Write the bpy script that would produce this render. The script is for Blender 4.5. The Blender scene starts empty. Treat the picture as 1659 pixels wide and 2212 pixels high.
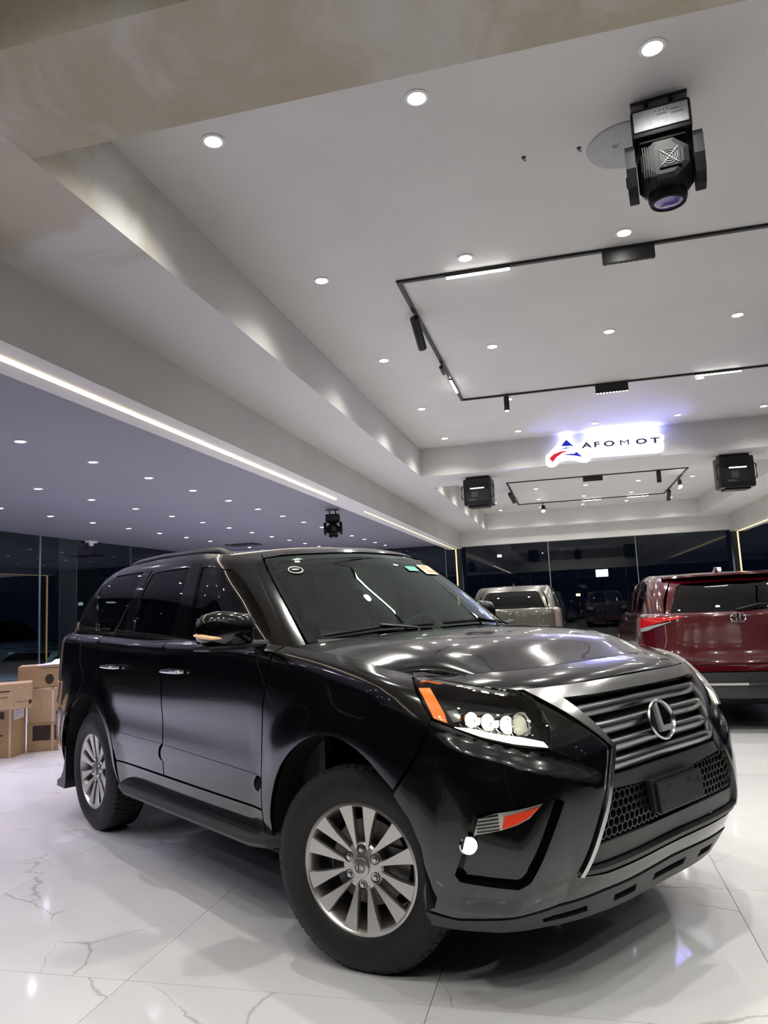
import bpy, bmesh, math, random
import numpy as np
from mathutils import Vector, Matrix
from mathutils.geometry import delaunay_2d_cdt
random.seed(7)
SC = bpy.context.scene
COL = SC.collection
PI = math.pi
# ---------------------------------------------------------------- camera (phone held low, tipped up and slightly rolled)
CAM_H, YAW, PITCH, ROLL, FPX = 1.395, -.2385, .1273, .0481, 1588.0
def camera():
    a, p, r = YAW, PITCH, ROLL
    fw = Vector((math.sin(a)*math.cos(p), math.cos(a)*math.cos(p), math.sin(p)))
    rt = Vector((math.cos(a), -math.sin(a), 0)); dn = fw.cross(rt)
    rt2 = rt*math.cos(r)+dn*math.sin(r); dn2 = dn*math.cos(r)-rt*math.sin(r)
    c = bpy.data.cameras.new('camera'); c.sensor_fit = 'VERTICAL'; c.sensor_height = 36; c.sensor_width = 27
    c.lens = FPX*36/2212; c.clip_start = .05; c.clip_end = 400
    o = bpy.data.objects.new('camera', c); COL.objects.link(o)
    m = Matrix((( rt2.x, -dn2.x, -fw.x, 0), (rt2.y, -dn2.y, -fw.y, 0), (rt2.z, -dn2.z, -fw.z, CAM_H), (0, 0, 0, 1)))
    o.matrix_world = m; SC.camera = o
camera()
# ---------------------------------------------------------------- night sky outside, exposure
world = bpy.data.worlds.new('night_sky'); SC.world = world; world.use_nodes = True
world.node_tree.nodes['Background'].inputs[0].default_value = (.0022, .003, .006, 1)
world.node_tree.nodes['Background'].inputs[1].default_value = 1.0
SC.view_settings.view_transform = 'Standard'; SC.view_settings.look = 'None'
SC.view_settings.gamma = 1; SC.view_settings.use_curve_mapping = False
SC.view_settings.exposure = 0.44
SC.cycles.caustics_reflective = False; SC.cycles.caustics_refractive = False
SC.cycles.sample_clamp_indirect = 6; SC.cycles.max_bounces = 10; SC.cycles.diffuse_bounces = 5
LAMP = 45.0           # glow of one recessed downlight lens
SPOT_W = 70.0         # power of its beam
LAMP_COL = (1.0, .985, .93); LAMP_COOL = (.80, .765, 1.0)
# ---------------------------------------------------------------- helpers: materials
MATS = {}
def mat(name, col=(.5, .5, .5), rough=.5, metal=0, coat=0, emit=None, estr=0, spec=.5, alpha=1, trans=0, ior=1.45, coat_rough=.03):
    if name in MATS: return MATS[name]
    m = bpy.data.materials.new(name); m.use_nodes = True; b = m.node_tree.nodes['Principled BSDF']; I = b.inputs
    I['Base Color'].default_value = (*col, 1); I['Roughness'].default_value = rough; I['Metallic'].default_value = metal
    I['Coat Weight'].default_value = coat; I['Coat Roughness'].default_value = coat_rough
    I['Specular IOR Level'].default_value = spec; I['Alpha'].default_value = alpha
    I['Transmission Weight'].default_value = trans; I['IOR'].default_value = ior
    if emit: I['Emission Color'].default_value = (*emit, 1); I['Emission Strength'].default_value = estr
    MATS[name] = m; return m
def N(m, kind, **kw):
    n = m.node_tree.nodes.new(kind)
    for k, v in kw.items():
        if k in n.inputs: n.inputs[k].default_value = v
        else: setattr(n, k, v)
    return n
def L(m, a, ao, b, bi): m.node_tree.links.new(a.outputs[ao], b.inputs[bi])
def bsdf(m): return m.node_tree.nodes['Principled BSDF']
def ramp(m, stops):
    r = N(m, 'ShaderNodeValToRGB'); e = r.color_ramp.elements
    while len(e) < len(stops): e.new(.5)
    for x, (p, c) in zip(e, stops): x.position = p; x.color = (*c, 1) if len(c) == 3 else c
    return r
def grain(m, scale=60, amt=.15, bump=.0, coord='Object'):
    """fine value variation and relief on a plain material"""
    b = bsdf(m); c = b.inputs['Base Color'].default_value[:3]
    t = N(m, 'ShaderNodeTexCoord'); n = N(m, 'ShaderNodeTexNoise', Scale=scale, Detail=4.0)
    L(m, t, coord, n, 'Vector')
    r = ramp(m, [(.3, [x*(1-amt) for x in c]), (.7, [min(1, x*(1+amt)) for x in c])])
    L(m, n, 'Fac', r, 'Fac'); L(m, r, 'Color', b, 'Base Color')
    if bump:
        k = N(m, 'ShaderNodeBump', Strength=bump, Distance=.002); L(m, n, 'Fac', k, 'Height'); L(m, k, 'Normal', b, 'Normal')
    return m
def thin_glass(name, tint, refl=1.0, through=.9, rough=0.0, ior=1.5):
    """window pane: clear to a tint, mirror-like by Fresnel"""
    if name in MATS: return MATS[name]
    m = bpy.data.materials.new(name); m.use_nodes = True; nt = m.node_tree; nt.nodes.clear()
    out = nt.nodes.new('ShaderNodeOutputMaterial'); mix = nt.nodes.new('ShaderNodeMixShader')
    tr = nt.nodes.new('ShaderNodeBsdfTransparent'); tr.inputs[0].default_value = (*[c*through for c in tint], 1)
    gl = nt.nodes.new('ShaderNodeBsdfGlossy'); gl.inputs['Color'].default_value = (*refl, 1) if isinstance(refl, tuple) else (refl, refl, refl, 1); gl.inputs['Roughness'].default_value = rough
    fr = nt.nodes.new('ShaderNodeFresnel'); geo = nt.nodes.new('ShaderNodeNewGeometry'); mr = nt.nodes.new('ShaderNodeMapRange')
    mr.inputs['To Min'].default_value = ior; mr.inputs['To Max'].default_value = 1/ior       # same reflectance from either face of the sheet
    nt.links.new(geo.outputs['Backfacing'], mr.inputs['Value']); nt.links.new(mr.outputs['Result'], fr.inputs['IOR'])
    nt.links.new(fr.outputs[0], mix.inputs[0]); nt.links.new(tr.outputs[0], mix.inputs[1]); nt.links.new(gl.outputs[0], mix.inputs[2])
    nt.links.new(mix.outputs[0], out.inputs[0]); MATS[name] = m; return m
# ---------------------------------------------------------------- helpers: meshes
class MB:
    def __init__(s): s.v = []; s.f = []
    def add(s, vs, fs, M=None):
        k = len(s.v)
        for p in vs:
            p = Vector(p); s.v.append(tuple(M @ p) if M else tuple(p))
        s.f += [tuple(i+k for i in f) for f in fs]; return s
    def box(s, x0, x1, y0, y1, z0, z1, M=None):
        vs = [(x, y, z) for z in (z0, z1) for y in (y0, y1) for x in (x0, x1)]
        return s.add(vs, [(0, 2, 3, 1), (4, 5, 7, 6), (0, 1, 5, 4), (2, 6, 7, 3), (0, 4, 6, 2), (1, 3, 7, 5)], M)
    def bbox(s, x0, x1, y0, y1, z0, z1, b=.01, M=None):
        """box with chamfered edges"""
        bm = bmesh.new(); bmesh.ops.create_cube(bm, size=1)
        for v in bm.verts: v.co = Vector(((x0+x1)/2+v.co.x*(x1-x0), (y0+y1)/2+v.co.y*(y1-y0), (z0+z1)/2+v.co.z*(z1-z0)))
        bmesh.ops.bevel(bm, geom=list(bm.edges), offset=b, segments=2, profile=.6, affect='EDGES')
        bm.verts.index_update(); s.add([v.co for v in bm.verts], [[v.index for v in f.verts] for f in bm.faces], M); bm.free(); return s
    def prism(s, poly, h0, h1, M=None):
        n = len(poly); vs = [(x, y, h0) for x, y in poly]+[(x, y, h1) for x, y in poly]
        fs = [tuple(range(n-1, -1, -1)), tuple(range(n, 2*n))]+[(i, (i+1) % n, n+(i+1) % n, n+i) for i in range(n)]
        return s.add(vs, fs, M)
    def lathe(s, prof, n=32, M=None, close=False):
        """profile (radius, height) turned about z"""
        vs = []; m = len(prof)
        for i in range(n):
            a = 2*PI*i/n
            vs += [(r*math.cos(a), r*math.sin(a), z) for r, z in prof]
        fs = []
        for i in range(n):
            j = (i+1) % n
            for k in range(m-1 if not close else m):
                l = (k+1) % m
                fs.append((i*m+k, j*m+k, j*m+l, i*m+l))
        return s.add(vs, fs, M)
    def disc(s, r, z, n=24, M=None):
        return s.add([(r*math.cos(2*PI*i/n), r*math.sin(2*PI*i/n), z) for i in range(n)], [tuple(range(n))], M)
    def cyl(s, a, b, r, r2=None, n=12):
        a, b = Vector(a), Vector(b); d = b-a; M = Matrix.Translation(a) @ d.to_track_quat('Z', 'Y').to_matrix().to_4x4()
        r2 = r if r2 is None else r2; l = d.length
        return s.lathe([(0, 0), (r, 0), (r2, l), (0, l)], n, M)
    def tube(s, path, r, n=8, flat=1.0, up=(0, 0, 1)):
        P = [Vector(p) for p in path]; vs = []; up = Vector(up)
        for i, p in enumerate(P):
            t = (P[min(i+1, len(P)-1)]-P[max(i-1, 0)]).normalized(); x = t.cross(up)
            x = x.normalized() if x.length > 1e-5 else Vector((1, 0, 0)); y = x.cross(t)
            rr = r[i] if isinstance(r, (list, tuple)) else r
            vs += [p+x*(rr*math.cos(2*PI*k/n))+y*(rr*flat*math.sin(2*PI*k/n)) for k in range(n)]
        m = len(P); fs = [(i*n+k, i*n+(k+1) % n, (i+1)*n+(k+1) % n, (i+1)*n+k) for i in range(m-1) for k in range(n)]
        fs += [tuple(range(n-1, -1, -1)), tuple(range((m-1)*n, m*n))]
        return s.add(vs, fs)
    def mesh(s, name, m, smooth=False):
        me = bpy.data.meshes.new(name); me.from_pydata(s.v, [], s.f); me.update()
        bm = bmesh.new(); bm.from_mesh(me); bmesh.ops.recalc_face_normals(bm, faces=bm.faces); bm.to_mesh(me); bm.free()
        if m: me.materials.append(m)
        if smooth:
            me.polygons.foreach_set('use_smooth', [True]*len(me.polygons))
            me.set_sharp_from_angle(angle=smooth if isinstance(smooth, float) else .6)
        return me
    def build(s, name, m, parent=None, smooth=False, **tags):
        return link(bpy.data.objects.new(name, s.mesh(name, m, smooth)), parent, **tags)
def link(o, parent=None, label=None, cat=None, group=None, kind=None):
    COL.objects.link(o)
    if parent: o.parent = parent
    if label: o['label'] = label
    if cat: o['category'] = cat
    if group: o['group'] = group
    if kind: o['kind'] = kind
    return o
def thing(name, label, cat, loc=(0, 0, 0), rot=(0, 0, 0), group=None):
    o = bpy.data.objects.new(name, None); o.empty_display_size = .1
    o.location = loc; o.rotation_euler = rot
    return link(o, None, label, cat, group)
def copy_tree(o, parent=None, label=None):
    c = o.copy(); COL.objects.link(c); c.parent = parent
    if label: c['label'] = label
    for ch in list(o.children): copy_tree(ch, c)
    return c
def struct(name, mb, m, label, cat='wall', smooth=False):
    return mb.build(name, m, None, smooth, label=label, cat=cat, kind='structure')
def text_mesh(body, size, depth, m, name, parent, M, font_scale=(1, 1), align='CENTER', bold=0.0):
    cu = bpy.data.curves.new(name, 'FONT'); cu.body = body; cu.size = size; cu.extrude = depth; cu.align_x = align; cu.align_y = 'CENTER'; cu.offset = bold
    cu.resolution_u = 3
    o = bpy.data.objects.new(name, cu); COL.objects.link(o)
    dg = bpy.context.evaluated_depsgraph_get(); me = bpy.data.meshes.new_from_object(o.evaluated_get(dg))
    bpy.data.objects.remove(o); bpy.data.curves.remove(cu)
    me.materials.clear(); me.materials.append(m); me.transform(M @ Matrix.Diagonal((*font_scale, 1, 1)))
    return link(bpy.data.objects.new(name, me), parent)
def orient(p, right, up):
    """matrix that puts local x along right and local y along up at p"""
    x = Vector(right).normalized(); y = Vector(up); y = (y-x*y.dot(x)).normalized(); z = x.cross(y)
    return Matrix(((x.x, y.x, z.x, p[0]), (x.y, y.y, z.y, p[1]), (x.z, y.z, z.z, p[2]), (0, 0, 0, 1)))
# ---------------------------------------------------------------- surfaces of the showroom
ZC, ZB, ZK, ZL = 4.095, 3.595, 3.095, 3.255      # coffer, beam soffit, bulkhead soffit, side bay ceiling
XL0, XL1, XL2 = -2.33, -3.20, -3.64               # coffer edge, bulkhead faces (left); right side mirrors about XM
XM = .785
XR0, XR1, XR2 = 2*XM-XL0, 2*XM-XL1, 2*XM-XL2
YF, YBACK, XGL, XGR = 23.5, -.60, -10.95, 12.5
M_white = grain(mat('painted_plaster', (.56, .55, .525), .62), 1.3, .035, .0)
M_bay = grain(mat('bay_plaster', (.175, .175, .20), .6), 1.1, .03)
def stained_plaster():
    m = mat('stained_plaster', (.62, .6, .58), .6); b = bsdf(m)
    t = N(m, 'ShaderNodeTexCoord'); n = N(m, 'ShaderNodeTexNoise', Scale=1.15, Detail=6.0, Roughness=.62, Distortion=.6)
    L(m, t, 'Object', n, 'Vector')
    r = ramp(m, [(.30, (.50, .48, .46)), (.40, (.46, .43, .375)), (.47, (.40, .36, .28)), (.56, (.37, .325, .24)), (.64, (.43, .395, .33)), (.74, (.47, .445, .41))])
    L(m, n, 'Fac', r, 'Fac'); L(m, r, 'Color', b, 'Base Color')
    n2 = N(m, 'ShaderNodeTexNoise', Scale=40.0, Detail=5.0); L(m, t, 'Object', n2, 'Vector')
    k = N(m, 'ShaderNodeBump', Strength=.25, Distance=.004); L(m, n2, 'Fac', k, 'Height'); L(m, k, 'Normal', b, 'Normal')
    return m
M_stain = stained_plaster()
def patchy_plaster():
    """long beam: paint with a streak of bare filler on the stretch nearest the doors"""
    m = mat('patchy_plaster', (.62, .6, .58), .6); b = bsdf(m)
    t = N(m, 'ShaderNodeTexCoord'); n = N(m, 'ShaderNodeTexNoise', Scale=1.6, Detail=5.0, Distortion=.5); L(m, t, 'Object', n, 'Vector')
    sx = N(m, 'ShaderNodeSeparateXYZ'); L(m, t, 'Object', sx, 'Vector')
    my = N(m, 'ShaderNodeMapRange', clamp=True); my.inputs['From Min'].default_value = 5.2; my.inputs['From Max'].default_value = 3.2
    L(m, sx, 'Y', my, 'Value')
    mu = N(m, 'ShaderNodeMath', operation='MULTIPLY'); L(m, n, 'Fac', mu, 0); L(m, my, 'Result', mu, 1)
    r = ramp(m, [(.40, (.53, .52, .50)), (.50, (.44, .40, .33)), (.62, (.46, .42, .34))])
    L(m, mu, 'Value', r, 'Fac'); L(m, r, 'Color', b, 'Base Color'); return m
M_patch = patchy_plaster()
def marble():
    m = mat('white_marble_tile', (.78, .765, .77), .075, spec=.3); b = bsdf(m)
    t = N(m, 'ShaderNodeTexCoord'); oi = N(m, 'ShaderNodeObjectInfo'); ad = N(m, 'ShaderNodeVectorMath', operation='ADD')
    sc = N(m, 'ShaderNodeVectorMath', operation='SCALE'); sc.inputs['Scale'].default_value = 37.0
    cx = N(m, 'ShaderNodeCombineXYZ'); L(m, oi, 'Random', cx, 'X'); L(m, oi, 'Random', cx, 'Y'); L(m, cx, 'Vector', sc, 0)
    L(m, t, 'Object', ad, 0); L(m, sc, 'Vector', ad, 1)
    nd = N(m, 'ShaderNodeTexNoise', Scale=1.3, Detail=6.0, Roughness=.6); L(m, ad, 'Vector', nd, 'Vector')
    mx = N(m, 'ShaderNodeMix', data_type='VECTOR'); mx.inputs['Factor'].default_value = .22
    L(m, ad, 'Vector', mx, 'A'); L(m, nd, 'Color', mx, 'B')
    v = N(m, 'ShaderNodeTexVoronoi', feature='DISTANCE_TO_EDGE', Scale=1.35); L(m, mx, 'Result', v, 'Vector')
    nf = N(m, 'ShaderNodeTexNoise', Scale=1.6, Detail=2.0); L(m, ad, 'Vector', nf, 'Vector')
    th = N(m, 'ShaderNodeMapRange'); th.inputs['From Min'].default_value = .47; th.inputs['From Max'].default_value = .66
    th.inputs['To Min'].default_value = .0004; th.inputs['To Max'].default_value = .012; L(m, nf, 'Fac', th, 'Value')
    dv = N(m, 'ShaderNodeMath', operation='DIVIDE'); L(m, v, 'Distance', dv, 0); L(m, th, 'Result', dv, 1)
    vr = ramp(m, [(0, (.54, .52, .50)), (.5, (.70, .69, .68)), (1, (.83, .825, .82))]); L(m, dv, 'Value', vr, 'Fac')
    n3 = N(m, 'ShaderNodeTexNoise', Scale=1.1, Detail=4.0); L(m, ad, 'Vector', n3, 'Vector')
    cl = ramp(m, [(.35, (.90, .895, .90)), (.7, (1, 1, 1))]); L(m, n3, 'Fac', cl, 'Fac')
    mm = N(m, 'ShaderNodeMix', data_type='RGBA', blend_type='MULTIPLY'); mm.inputs['Factor'].default_value = 1
    L(m, vr, 'Color', mm, 'A'); L(m, cl, 'Color', mm, 'B'); L(m, mm, 'Result', b, 'Base Color'); return m
M_marble = marble()
M_grout = grain(mat('grout', (.30, .28, .26), .8), 50, .2)
M_asphalt = grain(mat('asphalt', (.02, .02, .022), .85), 30, .4)
M_black = grain(mat('black_metal', (.010, .010, .011), .42), 80, .2)
M_blackplastic = grain(mat('black_plastic', (.012, .012, .013), .35), 120, .25, .1)
M_glass = thin_glass('showroom_glass', (.80, .88, .92), .9, .85)
M_steel = mat('brushed_steel', (.55, .56, .58), .28, 1.0); grain(M_steel, 200, .08)
M_darkclad = grain(mat('dark_cladding', (.012, .012, .014), .3), 8, .3)
M_warm = mat('warm_led', (.1, .1, .1), .5, emit=(1, .80, .52), estr=10)
M_gold = mat('gold_led', (.1, .1, .1), .5, emit=(1, .66, .26), estr=2.2)
# ---- floor
fl = MB(); fl.box(XGL-.1, XGR+.1, YBACK-.1, YF+.15, -.74, -.012)
floor = struct('floor', fl, M_grout, 'polished white marble tile floor with grey veins across the showroom', 'floor')
tile = .0
T = 1.2; TX0, TY0 = -.58, 2.72
tm = MB(); tm.bbox(.0012, T-.0012, .0012, T-.0012, -.012, 0, .0012); tmesh = tm.mesh('floor_tile', M_marble)
rest = MB(); ntile = 0
for i in range(-9, 11):
    for j in range(-9, 18):
        x, y = TX0+i*T, TY0+j*T
        if x < XGL-.01 or x+T > XGR+.01 or y < YBACK-.01 or y+T > YF+.01:
            continue
        xc, yc = x+T/2, y+T/2
        if -6.8 < i and i < 5 and j > -3 and j < 17 and abs(xc) < .95*max(yc, 0)+1.6:
            o = bpy.data.objects.new('floor_tile', tmesh); o.location = (x, y, 0); link(o, floor); ntile += 1
        else:
            rest.box(x+.001, x+T-.001, y+.001, y+T-.001, -.012, 0)
o = rest.build('floor_tiling', M_marble, floor); o['kind'] = 'stuff'
# ---- ceilings
def slab(x0, x1, y0, y1, z0, z1): b = MB(); b.box(x0, x1, y0, y1, z0, z1); return b
struct('ceiling', slab(XL0, XR0, 2.79, 12.45, ZC, ZC+.12), M_white, 'large recessed plaster ceiling field above the black car', 'ceiling')
struct('ceiling', slab(XL0, XR0, 13.70, 22.90, ZC, ZC+.12), M_white, 'second recessed ceiling field beyond the sign beam', 'ceiling')
struct('ceiling', slab(XL0, XR0, YBACK, 2.18, ZC, ZC+.12), M_white, 'recessed ceiling field nearest the viewer, cut by the top left corner', 'ceiling')
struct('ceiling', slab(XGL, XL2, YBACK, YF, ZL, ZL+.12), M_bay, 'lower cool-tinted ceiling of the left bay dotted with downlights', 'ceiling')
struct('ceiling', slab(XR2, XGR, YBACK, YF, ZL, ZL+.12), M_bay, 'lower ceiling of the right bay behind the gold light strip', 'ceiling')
struct('trim_1', slab(XL0, XR0, 2.18, 2.79, ZB, ZC+.12), M_stain, 'unpainted filler-stained cross beam along the top of the picture', 'beam')
struct('trim_2', slab(XL0, XR0, 12.45, 13.70, ZB, ZC+.12), M_white, 'cross beam that carries the lit logo sign', 'beam')
b = slab(XL0, XR0, 22.90, YF+.1, ZB, ZC+.12); b.box(XL1, XR1, 23.3, YF+.1, ZK+.06, ZB)
struct('trim_3', b, M_white, 'far cross beam above the dark end glazing', 'beam')
struct('trim_4', slab(XL1, XL0, YBACK, YF, ZB, ZC+.12), M_patch, 'long beam soffit left of the main ceiling recess', 'beam')
struct('trim_5', slab(XR0, XR1, YBACK, YF, ZB, ZC+.12), M_white, 'long beam soffit right of the main ceiling recess', 'beam')
struct('trim_6', slab(XL2, XL1, YBACK, YF, ZK, ZC+.12), M_white, 'dropped bulkhead with a light strip in its soffit along the left bay', 'bulkhead')
struct('trim_7', slab(XR1, XR2, YBACK, YF, ZK, ZC+.12), M_white, 'dropped bulkhead edged with gold light along the right bay', 'bulkhead')
# ---- glazing: every pane its own piece, thin joints between
def glazing(n, axis, pos, a0, a1, step, z1, label, start=None):
    root = thing('window_%d' % n, label, 'window', (0, 0, 0)); root['kind'] = 'structure'
    e = [a0]; s = (start if start is not None else a0+step)
    while s < a1-.3: e.append(s); s += step
    e.append(a1)
    for p, q_ in zip(e[:-1], e[1:]):
        m = MB()
        if axis == 'x': m.box(pos-.006, pos+.006, p+.006, q_-.006, .01, z1)
        else: m.box(p+.006, q_-.006, pos-.006, pos+.006, .01, z1)
        m.build('pane', M_glass, root)
    for p in e[1:-1]:
        m = MB()
        if axis == 'x': m.box(pos-.010, pos+.018, p-.011, p+.011, .0, z1)
        else: m.box(p-.011, p+.011, pos-.018, pos+.010, .0, z1)
        m.build('joint_strip', M_steel, root)
    m = MB()
    if axis == 'x': m.box(pos-.02, pos+.02, a0, a1, 0, .05)
    else: m.box(a0, a1, pos-.02, pos+.02, 0, .05)
    m.build('floor_channel', M_steel, root)
    return root
glazing(1, 'x', XGL, YBACK, YF, 3.38, ZL, 'tall dark glass wall of the left bay with slim steel joints', start=3.42)
glazing(2, 'y', YF+.05, XGL, XL1-.1, 2.4, ZL, 'dark end glazing beyond the left bay ceiling')
glazing(3, 'y', YF+.05, XL1+.1, XR1-.1, 2.6, ZK+.06, 'wide dark end glazing under the far beam')
glazing(4, 'y', YF+.05, XR1+.1, XGR, 2.4, ZL, 'dark end glazing at the right edge past the gold strip')
glazing(5, 'x', XGR, YBACK, YF, 3.4, ZL, 'dark glass wall of the right bay out of view')
glazing(6, 'y', YBACK, XGL, XGR, 2.9, ZK, 'glass street front just behind the viewer')
struct('wall_back', slab(XGL, XGR, YBACK-.1, YBACK+.1, ZK, ZC+.12), M_white, 'wall band above the street front behind the viewer', 'wall')
for k, (x, y) in enumerate([(XGL-.35, 15.35), (XGL-.35, 22.0)]):
    m = MB(); m.bbox(x-.25, x+.25, y-.42, y+.42, 0, ZL+.3, .01)
    struct('wall_pier_%d' % (k+1), m, M_darkclad, ['dark clad pier standing outside the left glass behind the car', 'dark clad pier outside the left glass near the far corner'][k], 'pier')
for nm, x in (('wall_end_left', XL1-.12), ('wall_end_right', XR1+.12)):
    m = MB(); m.bbox(x-.1, x+.1, YF-.15, YF+.1, 0, ZK, .006)
    struct(nm, m, M_darkclad, 'slim dark end pier on the %s of the far glazing' % ('left' if 'left' in nm else 'right'), 'pier')
# ---- light strips
def strip(name, boxes, m, label):
    b = MB()
    for q_ in boxes: b.box(*q_)
    b.build(name, m, None, label=label, cat='light strip')
XS = -3.42
strip('led_strip', [(XS-.014, XS+.014, YBACK+.3, 10.9, ZK-.012, ZK)], M_warm, 'long warm white light strip set in the left bulkhead soffit')
strip('led_strip', [(XS-.009, XS+.009, 12.6, YF-.2, ZK-.010, ZK)], M_gold, 'fainter far run of light strip on the left bulkhead soffit')
strip('led_strip', [(XS+.03, XS+.06, YF-.19, YF-.16, .02, ZK-.012)], M_gold, 'upright gold light strip on the left end pier of the far glazing')
XS2 = 2*XM-XS
strip('led_strip', [(XS2-.02, XS2+.02, 9.0, YF-.2, ZK-.012, ZK)], M_gold, 'gold light strip along the right bulkhead soffit')
strip('led_strip', [(XS2-.06, XS2-.03, YF-.19, YF-.16, .02, ZK-.012)], M_gold, 'upright gold light strip on the right end pier of the far glazing')
# ---- outside
struct('ground_outside', slab(-60, 60, -50, 80, -.95, -.75), M_asphalt, 'dark asphalt outside the glass', 'ground')
# ---------------------------------------------------------------- recessed downlights
M_trim = mat('white_trim', (.75, .74, .72), .35); grain(M_trim, 90, .05)
def lamp_mat(name, col, s): return mat(name, (.2, .2, .2), .5, emit=col, estr=s)
M_l1 = lamp_mat('downlight_lens', LAMP_COL, LAMP); M_l2 = lamp_mat('downlight_lens_cool', LAMP_COOL, LAMP*.62)
ring = MB(); ring.lathe([(.045, .0), (.066, -.001), (.067, -.005), (.060, -.008), (.050, -.009), (.046, -.005)], 24, close=True); ring_me = ring.mesh('trim_ring', M_trim, True)
def lens_mesh(m): b = MB(); b.disc(.044, -.004, 16); b.f = [f[::-1] for f in b.f]; me = bpy.data.meshes.new('lens'); me.from_pydata(b.v, [], b.f); me.materials.append(m); return me
lens1, lens2 = lens_mesh(M_l1), lens_mesh(M_l2)
def beam(name, col, w):
    d = bpy.data.lights.new(name, 'SPOT'); d.energy = w; d.color = col; d.spot_size = math.radians(138); d.spot_blend = 1.0; d.shadow_soft_size = .04; return d
beam1, beam2 = beam('downlight_beam', LAMP_COL, SPOT_W), beam('downlight_beam_cool', LAMP_COOL, SPOT_W*.82); beam3 = beam('downlight_beam_right', LAMP_COL, SPOT_W*.62); beam4 = beam('downlight_beam_mid', LAMP_COL, SPOT_W*.72); beam0 = beam('downlight_beam_near', LAMP_COL, SPOT_W*.60)
ORD = ['first', 'second', 'third', 'fourth', 'fifth', 'sixth', 'seventh', 'eighth', 'ninth', 'tenth', 'eleventh', 'twelfth', 'thirteenth', 'fourteenth', 'fifteenth', 'sixteenth', 'seventeenth', 'eighteenth', 'nineteenth', 'twentieth']
def downlight(x, y, z, lens, label, group, bm=None):
    t = thing('downlight', label, 'downlight', (x, y, z), group=group)
    a = bpy.data.objects.new('trim_ring', ring_me); link(a, t); b = bpy.data.objects.new('lens', lens); link(b, t)
    c = bpy.data.objects.new('beam', bm or (beam1 if lens == lens1 else beam2)); c.location = (0, 0, -.05); link(c, t)
CX = [-1.78, -.585, .615, 1.84, 3.05]
for r, y in enumerate([3.60, 5.53, 7.66, 9.83, 11.80]):
    for c, x in enumerate(CX):
        downlight(x, y, ZC, lens1, 'main ceiling downlight, %s row from the stained beam, %s from the left' % (ORD[r], ORD[c]), 'downlights of the main ceiling recess', beam3 if c > 2 else (beam4 if 0 < r < 3 else None))
for r, y in enumerate([14.6, 16.4, 18.4, 20.4, 22.2]):
    for c, x in enumerate(CX):
        downlight(x, y, ZC, lens1, 'downlight beyond the sign beam, %s row back, %s from the left' % (ORD[r], ORD[c]), 'downlights beyond the sign')
for r, y in enumerate([1.35, -.15]):
    for c, x in enumerate(CX):
        downlight(x, y, ZC, lens1, 'downlight behind the viewer, %s row back, %s from the left' % (ORD[r], ORD[c]), 'downlights behind the viewer', beam0)
for c, x in enumerate([-5.34, -7.07, -8.76]):
    for k in range(-5, 14):
        y = 6.3+1.2*k
        downlight(x, y, ZL, lens2, 'left bay downlight, %s row from the bulkhead, %s counting from the street' % (ORD[c], ORD[k+5] if k+5 < 20 else 'farthest'), 'downlights of the left bay ceiling')
for c, x in enumerate([6.9, 8.6, 10.3]):
    for k in range(0, 9):
        downlight(x, 1.2+2.7*k, ZL, lens2, 'right bay downlight, %s row from the bulkhead, %s from the street' % (ORD[c], ORD[k]), 'downlights of the right bay ceiling')
import numpy as np
# ---------------------------------------------------------------- smooth surfaces for vehicle bodies
class Spline:
    """natural cubic spline through values on fixed knots, as a linear operator"""
    def __init__(s, t):
        s.t = np.array(t, float); n = len(t); h = np.diff(s.t)
        A = np.eye(n); B = np.zeros((n, n))
        for i in range(1, n-1):
            A[i, i-1] = h[i-1]; A[i, i] = 2*(h[i-1]+h[i]); A[i, i+1] = h[i]
            B[i, i-1] = 6/h[i-1]; B[i, i] = -6/h[i-1]-6/h[i]; B[i, i+1] = 6/h[i]
        s.M = np.linalg.solve(A, B)
    def weights(s, x):
        x = np.clip(np.asarray(x, float), s.t[0], s.t[-1])
        i = np.clip(np.searchsorted(s.t, x)-1, 0, len(s.t)-2)
        h = s.t[i+1]-s.t[i]; a = (s.t[i+1]-x)/h; b = (x-s.t[i])/h
        w = np.zeros((len(x), len(s.t))); k = np.arange(len(x))
        w[k, i] += a; w[k, i+1] += b
        w += ((a**3-a)*h*h/6)[:, None]*s.M[i] + ((b**3-b)*h*h/6)[:, None]*s.M[i+1]
        return w
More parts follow.
